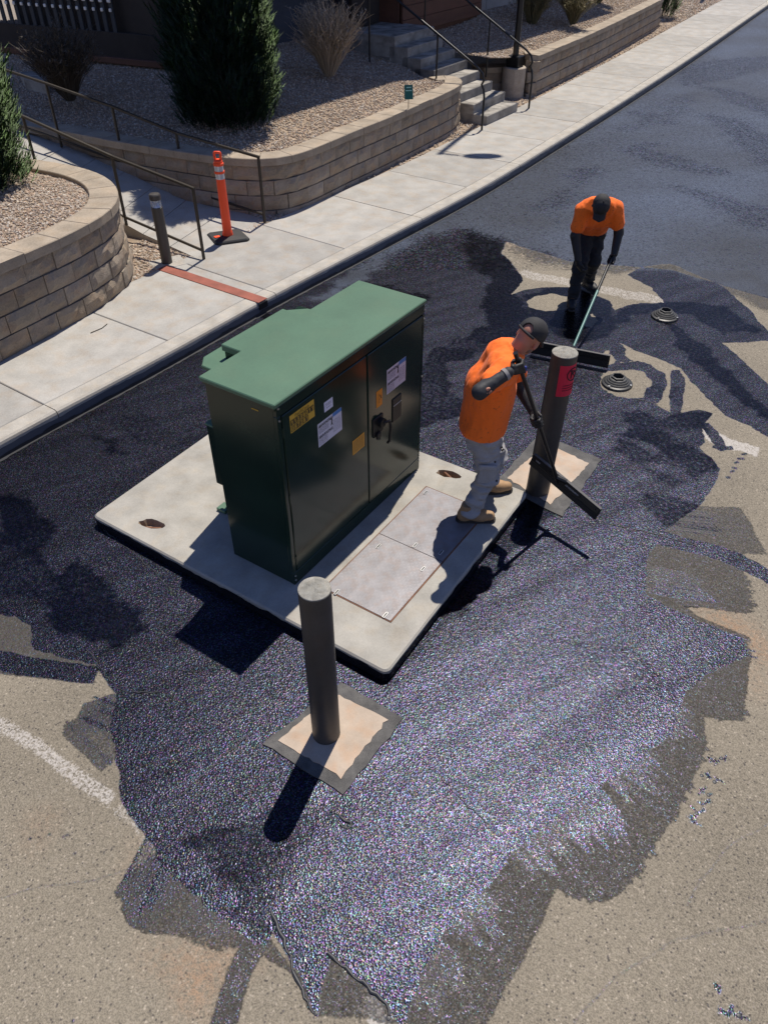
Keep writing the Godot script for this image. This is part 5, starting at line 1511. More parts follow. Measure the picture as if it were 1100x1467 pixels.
func build_street_things() -> void:
	# orange post on a rubber base
	var b := Vector3(-2.08, 0.15, -10.2)
	var t := thing("delineator_post", "bright orange tubular warning post with silver bands on black base", "post", b)
	var orange := mat(lin(0.96, 0.085, 0.018), 0.5)
	var sq := func(r: float, y: float) -> Array:
		var out := []
		for k in 8:
			var a := TAU * (k / 2) / 4.0 + 0.35 + (0.09 if k % 2 else -0.09)
			out.append(b + Vector3(cos(a) * r * 1.22, y, sin(a) * r * 1.05))
		return out
	var bm := MB.new()
	var rings := [sq.call(0.25, 0.0), sq.call(0.25, 0.025), sq.call(0.235, 0.04), sq.call(0.09, 0.05)]
	for i in 3:
		for k in 8: bm.quad(rings[i][(k + 1) % 8], rings[i][k], rings[i + 1][k], rings[i + 1][(k + 1) % 8])
	for k in 8: bm.tri(b + Vector3(0, 0.05, 0), rings[3][(k + 1) % 8], rings[3][k])
	put("base", bm.mesh(), M.rubber, t)
	put("sticker", boxm(at(b + Vector3(-0.13, 0.050, 0.07), 0.5), Vector3(0.075, 0.003, 0.06), 0.0), orange, t)
	var pm := MB.new()
	pm.lathe(b, [Vector2(0.07, 0.045), Vector2(0.066, 0.09), Vector2(0.06, 0.12), Vector2(0.056, 0.75), Vector2(0.0555, 0.755), Vector2(0.0555, 0.98), Vector2(0.045, 0.99), Vector2(0.03, 1.0), Vector2(0.0, 1.0)], 24)
	put("tube", pm.mesh(), orange, t)
	for y in [0.80, 0.895]:
		var rm := MB.new()
		rm.lathe(b, [Vector2(0.0555, y - 0.034), Vector2(0.0575, y - 0.033), Vector2(0.0575, y + 0.033), Vector2(0.0555, y + 0.034)], 24)
		put("silver_band", rm.mesh(), M.reflect, t)
	for y in [0.847, 0.94]:
		var rm := MB.new()
		rm.lathe(b, [Vector2(0.0555, y - 0.016), Vector2(0.064, y - 0.014), Vector2(0.064, y + 0.014), Vector2(0.0555, y + 0.016)], 24)
		put("orange_ring", rm.mesh(), orange, t)
	var hm := MB.new()
	hm.tube([b + Vector3(-0.034, 0.985, 0), b + Vector3(-0.04, 1.04, 0), b + Vector3(-0.038, 1.07, 0), b + Vector3(-0.028, 1.08, 0), b + Vector3(0.028, 1.08, 0), b + Vector3(0.038, 1.07, 0), b + Vector3(0.04, 1.04, 0), b + Vector3(0.034, 0.985, 0)], 0.016, 8)
	put("handle_loop", hm.mesh(), orange, t)
	# bollard light
	var l := Vector3(-2.72, 0.15, -9.38)
	var t2 := thing("bollard_light", "short dark bollard light with clear lens band beside the gravel strip", "bollard light", l)
	var m := MB.new()
	m.lathe(l, [Vector2(0.067, 0.0), Vector2(0.067, 0.685), Vector2(0.058, 0.69)], 28)
	put("shaft", m.mesh(), M.bronze, t2)
	m = MB.new()
	m.lathe(l, [Vector2(0.063, 0.69), Vector2(0.063, 0.775)], 28)
	put("lens", m.mesh(), M.lens, t2)
	m = MB.new()
	m.lathe(l, [Vector2(0.05, 0.69), Vector2(0.012, 0.735), Vector2(0.05, 0.776)], 20)
	put("reflector", m.mesh(), M.reflect, t2)
	m = MB.new()
	m.lathe(l, [Vector2(0.0, 0.775), Vector2(0.067, 0.775), Vector2(0.067, 0.83), Vector2(0.058, 0.842), Vector2(0.0, 0.848)], 28)
	put("cap", m.mesh(), M.bronze, t2)
	var sl := thing("light_base", "small square concrete base under the short bollard light", "base", l)
	put("slab", boxm(at(l + Vector3(0.02, -0.04, 0.0), 0.6), Vector3(0.42, 0.09, 0.34), 0.01), M.concrete, sl)
	# rust red plate over the drain across the sidewalk
	var s0 := 1e9
	var mid := Vector2(-1.32, -8.0)
	var bestd := 1e9
	for i in 600:
		var s := kerb.total * i / 599.0
		if kerb.off(s, -0.1).distance_to(mid) < bestd:
			bestd = kerb.off(s, -0.1).distance_to(mid)
			s0 = s
	s0 += 0.2
	var t3 := thing("drain_plate", "rust red steel drain plate lying across the sidewalk slabs", "drain cover", v3(kerb.off(s0, -0.9), 0.15))
	put("plate", ring_slab(kerb, s0 - 0.075, s0 + 0.075, 0.004, -1.66, 0.1505, 0.158, 0.002, 1), M.red_steel, t3)
	put("outlet", boxm(along(v3(kerb.off(s0, 0.006), 0.10), kerb.dir(s0)), Vector3(0.14, 0.075, 0.01), 0.002), M.black, t3)
	# two pipe risers standing in the unsealed patches
	for v in [[Vector2(2.33, -6.70), "ribbed black pipe riser in the tan ring, nearer one"], [Vector2(3.22, -8.18), "ribbed black pipe riser standing in fresh wet sealer, farther one"]]:
		var c := v3(v[0], 0.0)
		var r := thing("pipe_riser", v[1], "pipe riser", c, "pipe risers in the pavement")
		m = MB.new()
		m.lathe(c, [Vector2(0.155, 0.002), Vector2(0.15, 0.022), Vector2(0.135, 0.028), Vector2(0.128, 0.03)], 28)
		put("flange", m.mesh(), M.riser, r)
		var y := 0.03
		var rad := 0.125
		for k in 3:
			m = MB.new()
			m.lathe(c, [Vector2(rad, y), Vector2(rad + 0.004, y + 0.006), Vector2(rad - 0.006, y + 0.014), Vector2(rad - 0.024, y + 0.016)], 28)
			put("ring", m.mesh(), M.riser, r)
			y += 0.015
			rad -= 0.018
		m = MB.new()
		m.lathe(c, [Vector2(rad, y - 0.005), Vector2(rad, y + 0.016), Vector2(rad - 0.014, y + 0.018), Vector2(rad - 0.018, y - 0.03), Vector2(0.0, y - 0.03)], 6)
		put("open_mouth", m.mesh(), M.riser, r)
		for a in [0.6, 2.4]:
			put("bolt", tubem([c + Vector3(cos(a) * 0.14, 0.02, sin(a) * 0.14), c + Vector3(cos(a) * 0.14, 0.036, sin(a) * 0.14)], 0.011, 6), M.steel, r)
	# street lamp on a concrete pier
	var lc := Vector2(2.74, -18.36)
	var t4 := thing("street_lamp", "tall black street lamp on a round concrete pier with pink notice", "street lamp", v3(lc, 0.13))
	m = MB.new()
	m.lathe(v3(lc, 0), [Vector2(0.245, 0.1), Vector2(0.245, 0.69), Vector2(0.23, 0.705), Vector2(0.0, 0.705)], 28)
	put("pier", m.mesh(), M.cap_concrete_big, t4)
	put("base_box", boxm(along(v3(lc, 0.81), STREET), Vector3(0.29, 0.20, 0.29), 0.015), M.black_iron, t4)
	put("pole", tubem([v3(lc, 0.9), v3(lc, 4.5), v3(lc, 10.0)], [0.062, 0.058, 0.05], 16), M.black_iron, t4)
	put("arm", tubem([v3(lc, 9.9), v3(lc, 9.95) + Vector3(0.34, 0.02, 0.1)], 0.03, 10), M.black_iron, t4)
	m = MB.new()
	for i in 9:
		var a := PI * i / 8.0
		pass
	m.lathe(Vector3.ZERO, [Vector2(0.0, -0.05), Vector2(0.28, -0.05), Vector2(0.33, -0.01), Vector2(0.28, 0.05), Vector2(0.0, 0.09)], 24)
	var hd := put("lamp_head", m.mesh(), M.black_iron, t4)
	hd.scale = Vector3(1.05, 1, 0.5)
	hd.position = v3(lc, 9.97) + Vector3(0.72, 0, 0.14) - t4.position
	notice(t4, v3(lc, 0), 0.061, 2.02, 2.36, 0.15, 1.15)
	# little green sign in the gravel
	var gp := Vector3(0.40, 0.95, -13.9)
	var t5 := thing("garden_sign", "small teal sign on a stake in the gravel above the wall", "sign", gp)
	put("stake", tubem([gp + Vector3(0, -0.1, -0.006), gp + Vector3(0, 0.24, -0.006)], 0.006, 6), M.iron, t5)
	var pl := put("panel", boxm(at(gp + Vector3(0, 0.19, 0.0), 0.15) * Transform3D(Basis(Vector3.RIGHT, -0.3), Vector3.ZERO), Vector3(0.14, 0.21, 0.006), 0.001), mat(Color.from_rgba8(22, 92, 84), 0.6), t5)
	for k in 4:
		put("print_line", boxm(at(gp + Vector3(0.0, 0.26 - 0.045 * k, 0.0), 0.15) * Transform3D(Basis(Vector3.RIGHT, -0.3), Vector3(0, 0, 0.008)), Vector3([0.08, 0.10, 0.06, 0.09][k], 0.014, 0.002), 0.0), mat(Color.from_rgba8(160, 205, 190), 0.7), pl)

# ---------------------------------------------------------------- plants
func leaf_mat(c: Color) -> StandardMaterial3D:
	var m := mat(Color.WHITE, 0.7)
	m.vertex_color_use_as_albedo = true
	m.cull_mode = BaseMaterial3D.CULL_DISABLED
	m.backlight_enabled = true
	m.backlight = c
	return m

func juniper(label: String, base: Vector3, rad: float, h: float, n: int, sd: int) -> void:
	var t := thing("juniper_shrub", label, "shrub", base, "dark evergreen shrubs")
	var r := RandomNumberGenerator.new()
	r.seed = sd
	var f := FastNoiseLite.new()
	f.seed = sd
	f.frequency = 1.3
	var m := MB.new()
	m.use_c = true
	for i in n:
		var u := pow(r.randf(), 0.9)
		var a := r.randf() * TAU
		var rr := rad * (0.62 + 0.55 * sin(PI * clampf(u * 0.85 + 0.18, 0, 1)) * (1.0 - 0.6 * u))
		rr *= 1.0 + 0.38 * f.get_noise_3d(cos(a) * 1.2, u * 3.0, sin(a) * 1.2) + 0.2 * f.get_noise_3d(cos(a) * 4, u * 9.0, sin(a) * 4)
		rr *= lerpf(0.45, 1.0, sqrt(r.randf()))
		var od := Vector3(cos(a), 0, sin(a))
		var p := base + od * rr + Vector3.UP * (u * h)
		var ax := (Vector3.UP * 1.0 + od * 0.55 + Vector3(r.randf_range(-0.4, 0.4), r.randf_range(-0.2, 0.2), r.randf_range(-0.4, 0.4))).normalized()
		var sx := ax.cross(Vector3(r.randf(), r.randf(), r.randf()).normalized()).normalized()
		var sz := ax.cross(sx)
		var g := r.randf_range(0.55, 1.25) * (1.0 + 0.6 * f.get_noise_3d(p.x * 2, p.y * 2, p.z * 2))
		m.col = Color(0.095 * g, 0.165 * g, 0.05 * g)
		var l := r.randf_range(0.16, 0.30)
		for k in 9:
			var th := r.randf() * TAU
			var d := sx * cos(th) + sz * sin(th)
			var o := p + ax * l * k / 9.0
			var tip := o + ax * 0.09 + d * (0.05 * (1.0 - k / 14.0)) 
			var w := ax.cross(d) * 0.0065
			var nn := (d + Vector3.UP * 0.8).normalized()
			var i0 := m.vert(o - w, nn)
			m.vert(o + w, nn)
			m.vert(tip, nn)
			m.ix.append_array([i0, i0 + 1, i0 + 2])
	put("foliage", m.mesh(), M.leaf, t)
	var tm := MB.new()
	for k in 7:
		var a := TAU * k / 7.0
		tm.tube([base + Vector3(0, -0.15, 0), base + Vector3(cos(a) * rad * 0.3, h * 0.35, sin(a) * rad * 0.3), base + Vector3(cos(a) * rad * 0.5, h * 0.8, sin(a) * rad * 0.5)], [0.05, 0.03, 0.01], 6)
	put("stem", tm.mesh(), M.bark, t)

func twiggy(called: String, label: String, cat: String, base: Vector3, rad: float, h: float, n: int, sd: int, c0: Color, c1: Color, leafy := 0.0, grp := "") -> void:
	var t := thing(called, label, cat, base, grp)
	var r := RandomNumberGenerator.new()
	r.seed = sd
	var m := MB.new()
	m.use_c = true
	for i in n:
		var a := r.randf() * TAU
		var sp := sqrt(r.randf())
		var od := Vector3(cos(a), 0, sin(a))
		var hh := h * r.randf_range(0.55, 1.05) * (1.0 - 0.25 * sp)
		var p0 := base + od * 0.12 * rad * sp + Vector3(0, -0.06, 0)
		var p1 := base + od * rad * sp * 0.45 + Vector3(r.randf_range(-0.05, 0.05), hh * 0.5, r.randf_range(-0.05, 0.05))
		var p2 := base + od * rad * sp + Vector3(r.randf_range(-0.1, 0.1), hh, r.randf_range(-0.1, 0.1))
		m.col = c0.lerp(c1, r.randf()) * r.randf_range(0.7, 1.2)
		m.tube([p0, p1, p2], [0.007, 0.005, 0.002], 3, false)
		for k in 5:
			var q := p1.lerp(p2, r.randf())
			var e := q + (od * 0.5 + Vector3(r.randf_range(-1, 1), r.randf_range(0.4, 1.3), r.randf_range(-1, 1))).normalized() * r.randf_range(0.06, 0.2)
			m.tube([q, e], [0.003, 0.0015], 3, false)
			if r.randf() < leafy:
				for j in 3:
					var w := Vector3(r.randf_range(-1, 1), r.randf_range(-0.3, 1), r.randf_range(-1, 1)).normalized()
					var sdv := w.cross(Vector3.UP).normalized() * 0.011
					var o := q.lerp(e, r.randf())
					m.tri(o - sdv, o + sdv, o + w * 0.05)
	put("stems", m.mesh(), M.twig, t)

func build_plants() -> void:
	M.leaf = leaf_mat(Color(0.28, 0.42, 0.14))
	M.twig = leaf_mat(Color(0.03, 0.03, 0.02))
	M.bark = mat(lin(0.06, 0.045, 0.03), 0.9)
	juniper("big dark evergreen shrub on the shaded bed behind the orange post", Vector3(-2.34, 0.95, -12.72), 0.67, 3.0, 11000, 3)
	juniper("dark evergreen shrub cut off by the left edge of the picture", Vector3(-5.0, 1.0, -9.35), 0.74, 2.3, 9000, 4)
	twiggy("dry_bush", "dry straw coloured bush beside the house steps", "bush", Vector3(-0.95, 1.2, -15.15), 0.62, 1.15, 480, 5, Color(0.56, 0.46, 0.34), Color(0.32, 0.26, 0.19), 0.35)
	twiggy("dark_bush", "dark leafless bush in deep shade at upper left", "bush", Vector3(-5.0, 1.15, -13.6), 0.62, 1.05, 420, 6, Color(0.07, 0.055, 0.04), Color(0.12, 0.10, 0.075), 0.5)
	twiggy("grass_clump", "olive grass clump beside the street lamp, nearer the house", "grass clump", Vector3(3.55, 1.05, -21.6), 0.55, 0.95, 300, 7, Color(0.15, 0.15, 0.07), Color(0.26, 0.22, 0.13), 0.5, "grass clumps on the right bed")
	twiggy("grass_clump", "olive grass clump in the sun at the middle of the right bed", "grass clump", Vector3(4.55, 1.05, -21.8), 0.5, 0.8, 260, 8, Color(0.17, 0.16, 0.07), Color(0.28, 0.23, 0.13), 0.5, "grass clumps on the right bed")
	twiggy("grass_clump", "grass clump at the top edge, nearest the end of the right wall", "grass clump", Vector3(5.9, 1.05, -25.3), 0.6, 1.2, 300, 9, Color(0.12, 0.12, 0.06), Color(0.22, 0.19, 0.11), 0.8, "grass clumps on the right bed")
	juniper("small dark evergreen past the end of the right wall", Vector3(8.9, 0.15, -29.3), 0.45, 1.6, 1500, 12)
	# leaf litter and twigs on the pavements
	var t := thing("dry_twig", "thin dry twig lying on the sidewalk at left", "twig", Vector3(-3.0, 0.155, -7.2))
	put("twig", tubem([Vector2(-3.13, -7.49), Vector2(-3.09, -7.54), Vector2(-3.04, -7.60), Vector2(-3.01, -7.70)].map(func(q): return v3(q, 0.156)), 0.004, 4), M.bark, t)

# ---------------------------------------------------------------- bodies: smooth union of tapered capsules, meshed as surface nets
class Field:
	var lo: Vector3
	var c: float
	var nx: int
	var ny: int
	var nz: int
	var f := PackedFloat32Array()
	var k: float

	func _init(a: Vector3, b: Vector3, cell: float, smooth_k: float) -> void:
		lo = a
		c = cell
		k = smooth_k
		nx = int((b.x - a.x) / c) + 2
		ny = int((b.y - a.y) / c) + 2
		nz = int((b.z - a.z) / c) + 2
		f.resize(nx * ny * nz)
		f.fill(1.0)

	# sub < 0 carves the capsule out
	func capsule(a: Vector3, ra: float, b: Vector3, rb: float, sub := 1.0, kk := -1.0) -> void:
		var ks := k if kk < 0.0 else kk
		var rm := maxf(ra, rb) + ks + c * 3.0
		var l := a.min(b) - Vector3.ONE * rm
		var h := a.max(b) + Vector3.ONE * rm
		var i0 := maxi(0, int((l.x - lo.x) / c))
		var i1 := mini(nx - 1, int((h.x - lo.x) / c) + 1)
		var j0 := maxi(0, int((l.y - lo.y) / c))
		var j1 := mini(ny - 1, int((h.y - lo.y) / c) + 1)
		var k0 := maxi(0, int((l.z - lo.z) / c))
		var k1 := mini(nz - 1, int((h.z - lo.z) / c) + 1)
		var ab := b - a
		var inv := 1.0 / maxf(ab.length_squared(), 1e-9)
		for kz in range(k0, k1 + 1):
			for jy in range(j0, j1 + 1):
				var p := Vector3(lo.x + i0 * c, lo.y + jy * c, lo.z + kz * c)
				var id := (kz * ny + jy) * nx + i0
				for ix in range(i0, i1 + 1):
					var pa := p - a
					var t := clampf(pa.dot(ab) * inv, 0.0, 1.0)
					var d := (pa - ab * t).length() - (ra + (rb - ra) * t)
					var e := f[id]
					if sub > 0.0:
						var w := ks - absf(d - e)
						f[id] = minf(d, e) - (w * w / (4.0 * ks) if w > 0.0 else 0.0)
					else:
						f[id] = maxf(e, -d)
					p.x += c
					id += 1

	# keep only the side that the normal points away from
	func cut(o: Vector3, n: Vector3) -> void:
		for kz in nz:
			for jy in ny:
				var id := (kz * ny + jy) * nx
				var p := Vector3(lo.x, lo.y + jy * c, lo.z + kz * c)
				for ix in nx:
					var d := (p - o).dot(n)
					if d > f[id]: f[id] = d
					p.x += c
					id += 1

	func wrinkle(noise: FastNoiseLite, amp: float, stretch: Vector3) -> void:
		for kz in nz:
			for jy in ny:
				for ix in nx:
					var id := (kz * ny + jy) * nx + ix
					if absf(f[id]) < 0.05:
						var p := (lo + Vector3(ix, jy, kz) * c) * stretch
						f[id] += amp * noise.get_noise_3dv(p)

	func into(m: MB) -> void:
		var sx := 1
		var sy := nx
		var sz := nx * ny
		var offs := [0, sx, sy, sx + sy, sz, sx + sz, sy + sz, sx + sy + sz]
		var vid := {}
		for kz in nz - 1:
			for jy in ny - 1:
				var row := (kz * ny + jy) * nx
				for ix in nx - 1:
					var id := row + ix
					var v0 := f[id]
					if v0 > c * 2.5 or v0 < -c * 2.5: continue
					var neg := 0
					for o in offs:
						if f[id + o] < 0.0: neg += 1
					if neg == 0 or neg == 8: continue
					var s := Vector3.ZERO
					var n := 0
					for e in [[0, 1], [2, 3], [4, 5], [6, 7], [0, 2], [1, 3], [4, 6], [5, 7], [0, 4], [1, 5], [2, 6], [3, 7]]:
						var a := f[id + offs[e[0]]]
						var b := f[id + offs[e[1]]]
						if (a < 0.0) != (b < 0.0):
							var t := a / (a - b)
							var pa := Vector3(e[0] & 1, (e[0] >> 1) & 1, e[0] >> 2)
							var pb := Vector3(e[1] & 1, (e[1] >> 1) & 1, e[1] >> 2)
							s += pa.lerp(pb, t)
							n += 1
					s /= n
					var g := Vector3(f[id + 1] + f[id + 1 + sy] + f[id + 1 + sz] + f[id + 1 + sy + sz] - f[id] - f[id + sy] - f[id + sz] - f[id + sy + sz],
						f[id + sy] + f[id + sy + 1] + f[id + sy + sz] + f[id + sy + sz + 1] - f[id] - f[id + 1] - f[id + sz] - f[id + sz + 1],
						f[id + sz] + f[id + sz + 1] + f[id + sz + sy] + f[id + sz + sy + 1] - f[id] - f[id + 1] - f[id + sy] - f[id + sy + 1])
					vid[id] = m.vert(lo + (Vector3(ix, jy, kz) + s) * c, g.normalized())
		for id in vid:
			var a := f[id]
			for ax in 3:
				var st: int = [sx, sy, sz][ax]
				var b := f[id + st]
				if (a < 0.0) == (b < 0.0): continue
				var u: int = [sy, sz, sx][ax]
				var w: int = [sz, sx, sy][ax]
				var q := [id - u - w, id - w, id, id - u]
				var ok := true
				for z in q:
					if not vid.has(z): ok = false
				if not ok: continue
				var i0: int = vid[q[0]]
				var i1: int = vid[q[1]]
				var i2: int = vid[q[2]]
				var i3: int = vid[q[3]]
				# counter-clockwise from outside when the field rises along the axis, emitted clockwise
				if a < 0.0: m.ix.append_array([i0, i2, i1, i0, i3, i2])
				else: m.ix.append_array([i0, i1, i2, i0, i2, i3])

# bones: [a, ra, b, rb]
func blob(bones: Array, cell: float, k: float, cuts := [], grow := 0.0, carve := [], wr := 0.0, wseed := 1, wfreq := 9.0, stretch := Vector3.ONE, into: MB = null) -> MB:
	var lo := Vector3.ONE * 1e9
	var hi := -lo
	for b in bones:
		var r: float = maxf(b[1], b[3]) + grow + cell * 3 + 0.01
		lo = lo.min((b[0] as Vector3).min(b[2]) - Vector3.ONE * r)
		hi = hi.max((b[0] as Vector3).max(b[2]) + Vector3.ONE * r)
	var fd := Field.new(lo, hi, cell, k)
	for b in bones: fd.capsule(b[0], b[1] + grow, b[2], b[3] + grow)
	for b in carve: fd.capsule(b[0], b[1], b[2], b[3], -1.0)
	if wr > 0.0:
		var n := FastNoiseLite.new()
		n.seed = wseed
		n.frequency = wfreq
		n.fractal_octaves = 2
		fd.wrinkle(n, wr, stretch)
	for q in cuts: fd.cut(q[0], q[1])
	var m := into if into else MB.new()
	fd.into(m)
	return m

# a gloved hand closed round a bar: c on the bar's axis, h along the bar, w the wrist, rb the bar's radius
func grip(c: Vector3, h: Vector3, w: Vector3, rb: float, thumb_up := 1.0) -> Array:
	var e := (w - c) - h * (w - c).dot(h)
	e = e.normalized()
	var s := h.cross(e).normalized()
	var fr := 0.0095
	var R := rb + fr
	var out := []
	var at_ang := func(a: float, r: float, o: float) -> Vector3: return c + (e * cos(a) + s * sin(a)) * r + h * o
	var heel: Vector3 = w.lerp(c, 0.35) + s * 0.012
	for i in 4:
		var o := (i - 1.5) * 0.0205 * thumb_up
		var kn: Vector3 = at_ang.call(1.15, R + 0.014, o)
		out.append([heel + h * o * 0.7, 0.017, kn, 0.0125])
		var len_k: float = [1.0, 1.08, 1.02, 0.86][3 - i]
		var p: Vector3 = kn
		var rad := [fr * 1.12, fr * 1.02, fr * 0.92]
		for j in 3:
			var q: Vector3 = at_ang.call(1.15 + (1.0 + j * 1.05) * len_k + 0.15 * j, R + 0.002, o)
			out.append([p, rad[j] * 1.05, q, rad[j]])
			p = q
	out.append([w, 0.026, heel, 0.024])
	# thumb leaves the side of the palm and closes the other way
	var tb := heel + h * 0.030 * thumb_up
	var t1: Vector3 = at_ang.call(-0.55, R + 0.012, 0.046 * thumb_up)
	var t2: Vector3 = at_ang.call(-1.5, R + 0.005, 0.040 * thumb_up)
	out.append([tb, 0.015, t1, 0.0125])
	out.append([t1, 0.0125, t2, 0.0105])
	return out

# a loose, slightly curled hand: w the wrist, d where it points, n the back of the hand
func loose_hand(w: Vector3, d: Vector3, n: Vector3) -> Array:
	var s := d.cross(n).normalized()
	var out := []
	out.append([w, 0.026, w + d * 0.05, 0.028])
	for i in 4:
		var o := (i - 1.5) * 0.021
		var kn := w + d * (0.088 - absf(i - 1.4) * 0.004) + s * o
		out.append([w + d * 0.03 + s * o * 0.6, 0.018, kn, 0.0125])
		var l: float = [0.036, 0.042, 0.040, 0.031][i]
		var a1 := (d * 0.9 - n * 0.45).normalized()
		var a2 := (d * 0.45 - n * 0.9).normalized()
		out.append([kn, 0.0105, kn + a1 * l, 0.0098])
		out.append([kn + a1 * l, 0.0098, kn + a1 * l + a2 * l * 0.75, 0.009])
	out.append([w + d * 0.025 - s * 0.022, 0.015, w + d * 0.06 - s * 0.043 - n * 0.012, 0.0125])
	out.append([w + d * 0.06 - s * 0.043 - n * 0.012, 0.0125, w + d * 0.088 - s * 0.04 - n * 0.026, 0.0105])
	return out

# a head: centre, forward and up; adds skull, jaw, nose, ears
func head_bones(c: Vector3, fw: Vector3, up: Vector3) -> Array:
	var r := fw.cross(up).normalized()
	var p := func(x: float, y: float, z: float) -> Vector3: return c + r * x + up * y + fw * z
	return [[p.call(0, 0.035, -0.025), 0.078, p.call(0, 0.03, 0.02), 0.072], [p.call(0, -0.03, 0.03), 0.058, p.call(0, -0.078, 0.058), 0.034],
		[p.call(-0.035, -0.02, 0.03), 0.040, p.call(-0.022, -0.085, 0.055), 0.022], [p.call(0.035, -0.02, 0.03), 0.040, p.call(0.022, -0.085, 0.055), 0.022],
		[p.call(0, 0.02, 0.086), 0.010, p.call(0, -0.028, 0.108), 0.014], [p.call(-0.012, -0.03, 0.096), 0.009, p.call(0.012, -0.03, 0.096), 0.009],
		[p.call(-0.045, 0.028, 0.070), 0.014, p.call(0.045, 0.028, 0.070), 0.014],
		[p.call(-0.078, 0.018, -0.012), 0.010, p.call(-0.082, -0.028, -0.005), 0.010], [p.call(0.078, 0.018, -0.012), 0.010, p.call(0.082, -0.028, -0.005), 0.010],
		[p.call(-0.018, -0.054, 0.086), 0.008, p.call(0.018, -0.054, 0.086), 0.008], [p.call(-0.016, -0.066, 0.084), 0.009, p.call(0.016, -0.066, 0.084), 0.009]]

func eyes(t: Node3D, c: Vector3, fw: Vector3, up: Vector3, body: Node3D) -> void:
	var r := fw.cross(up).normalized()
	for s in [-1.0, 1.0]:
		var p: Vector3 = c + r * 0.031 * s + up * 0.006 + fw * 0.080
		var m := MB.new()
		m.tube([p - fw * 0.006, p + fw * 0.002, p + fw * 0.006], [0.011, 0.010, 0.005], 10)
		put("eye", m.mesh(), mat(lin(0.6, 0.58, 0.55), 0.2), body)

func shirt_mat(sd: int) -> StandardMaterial3D:
	# fluorescent orange jersey with a few smears of sealer
	var n := 256
	var a := noise_bytes(n, 0.035, FastNoiseLite.TYPE_SIMPLEX_SMOOTH, 3, sd)
	var b := noise_bytes(n, 0.25, FastNoiseLite.TYPE_SIMPLEX, 2, sd + 1)
	var out := PackedByteArray()
	out.resize(n * n * 3)
	for i in n * n:
		var k := clampf((a[i] - 186.0) / 30.0, 0.0, 1.0) * clampf((b[i] - 118.0) / 40.0, 0.0, 1.0) * 0.75
		var v := 1.0 + (b[i] - 128.0) * 0.0006
		out[i * 3] = s8(lerpf(0.97 * v, 0.05, k))
		out[i * 3 + 1] = s8(lerpf(0.165 * v, 0.03, k))
		out[i * 3 + 2] = s8(lerpf(0.010, 0.025, k))
	var m := world_mat(tex(Image.create_from_data(n, n, false, Image.FORMAT_RGB8, out)), 0.55, 0.85)
	m.rim_enabled = true
	m.rim = 0.15
	return m

func build_workers() -> void:
	M.skin = mat(lin(0.42, 0.19, 0.125), 0.55)
	M.skin.subsurf_scatter_enabled = true
	M.skin.subsurf_scatter_strength = 0.06
	M.skin_dark = mat(lin(0.12, 0.06, 0.04), 0.5)
	M.trousers = world_mat(mottled(256, Color(0.33, 0.327, 0.332), 0.12, 0.14, 0.0, 81), 0.5, 0.9)
	M.black_trousers = world_mat(mottled(256, Color(0.014, 0.016, 0.020), 0.3, 0.14, 0.0, 82), 0.5, 0.9)
	M.sleeve = mat(lin(0.022, 0.024, 0.028), 0.7)
	M.glove = mat(lin(0.010, 0.010, 0.011), 0.6)
	M.cap_cloth = world_mat(mottled(128, Color(0.020, 0.020, 0.022), 0.3, 0.25, 0.0, 83), 0.2, 0.8)
	M.boot = world_mat(mottled(128, Color(0.33, 0.205, 0.105), 0.2, 0.15, 0.02, 84), 0.3, 0.7)
	M.sole = mat(lin(0.03, 0.026, 0.022), 0.8)
	M.hair = mat(lin(0.10, 0.09, 0.08), 0.8)
	worker_front()
	worker_far()

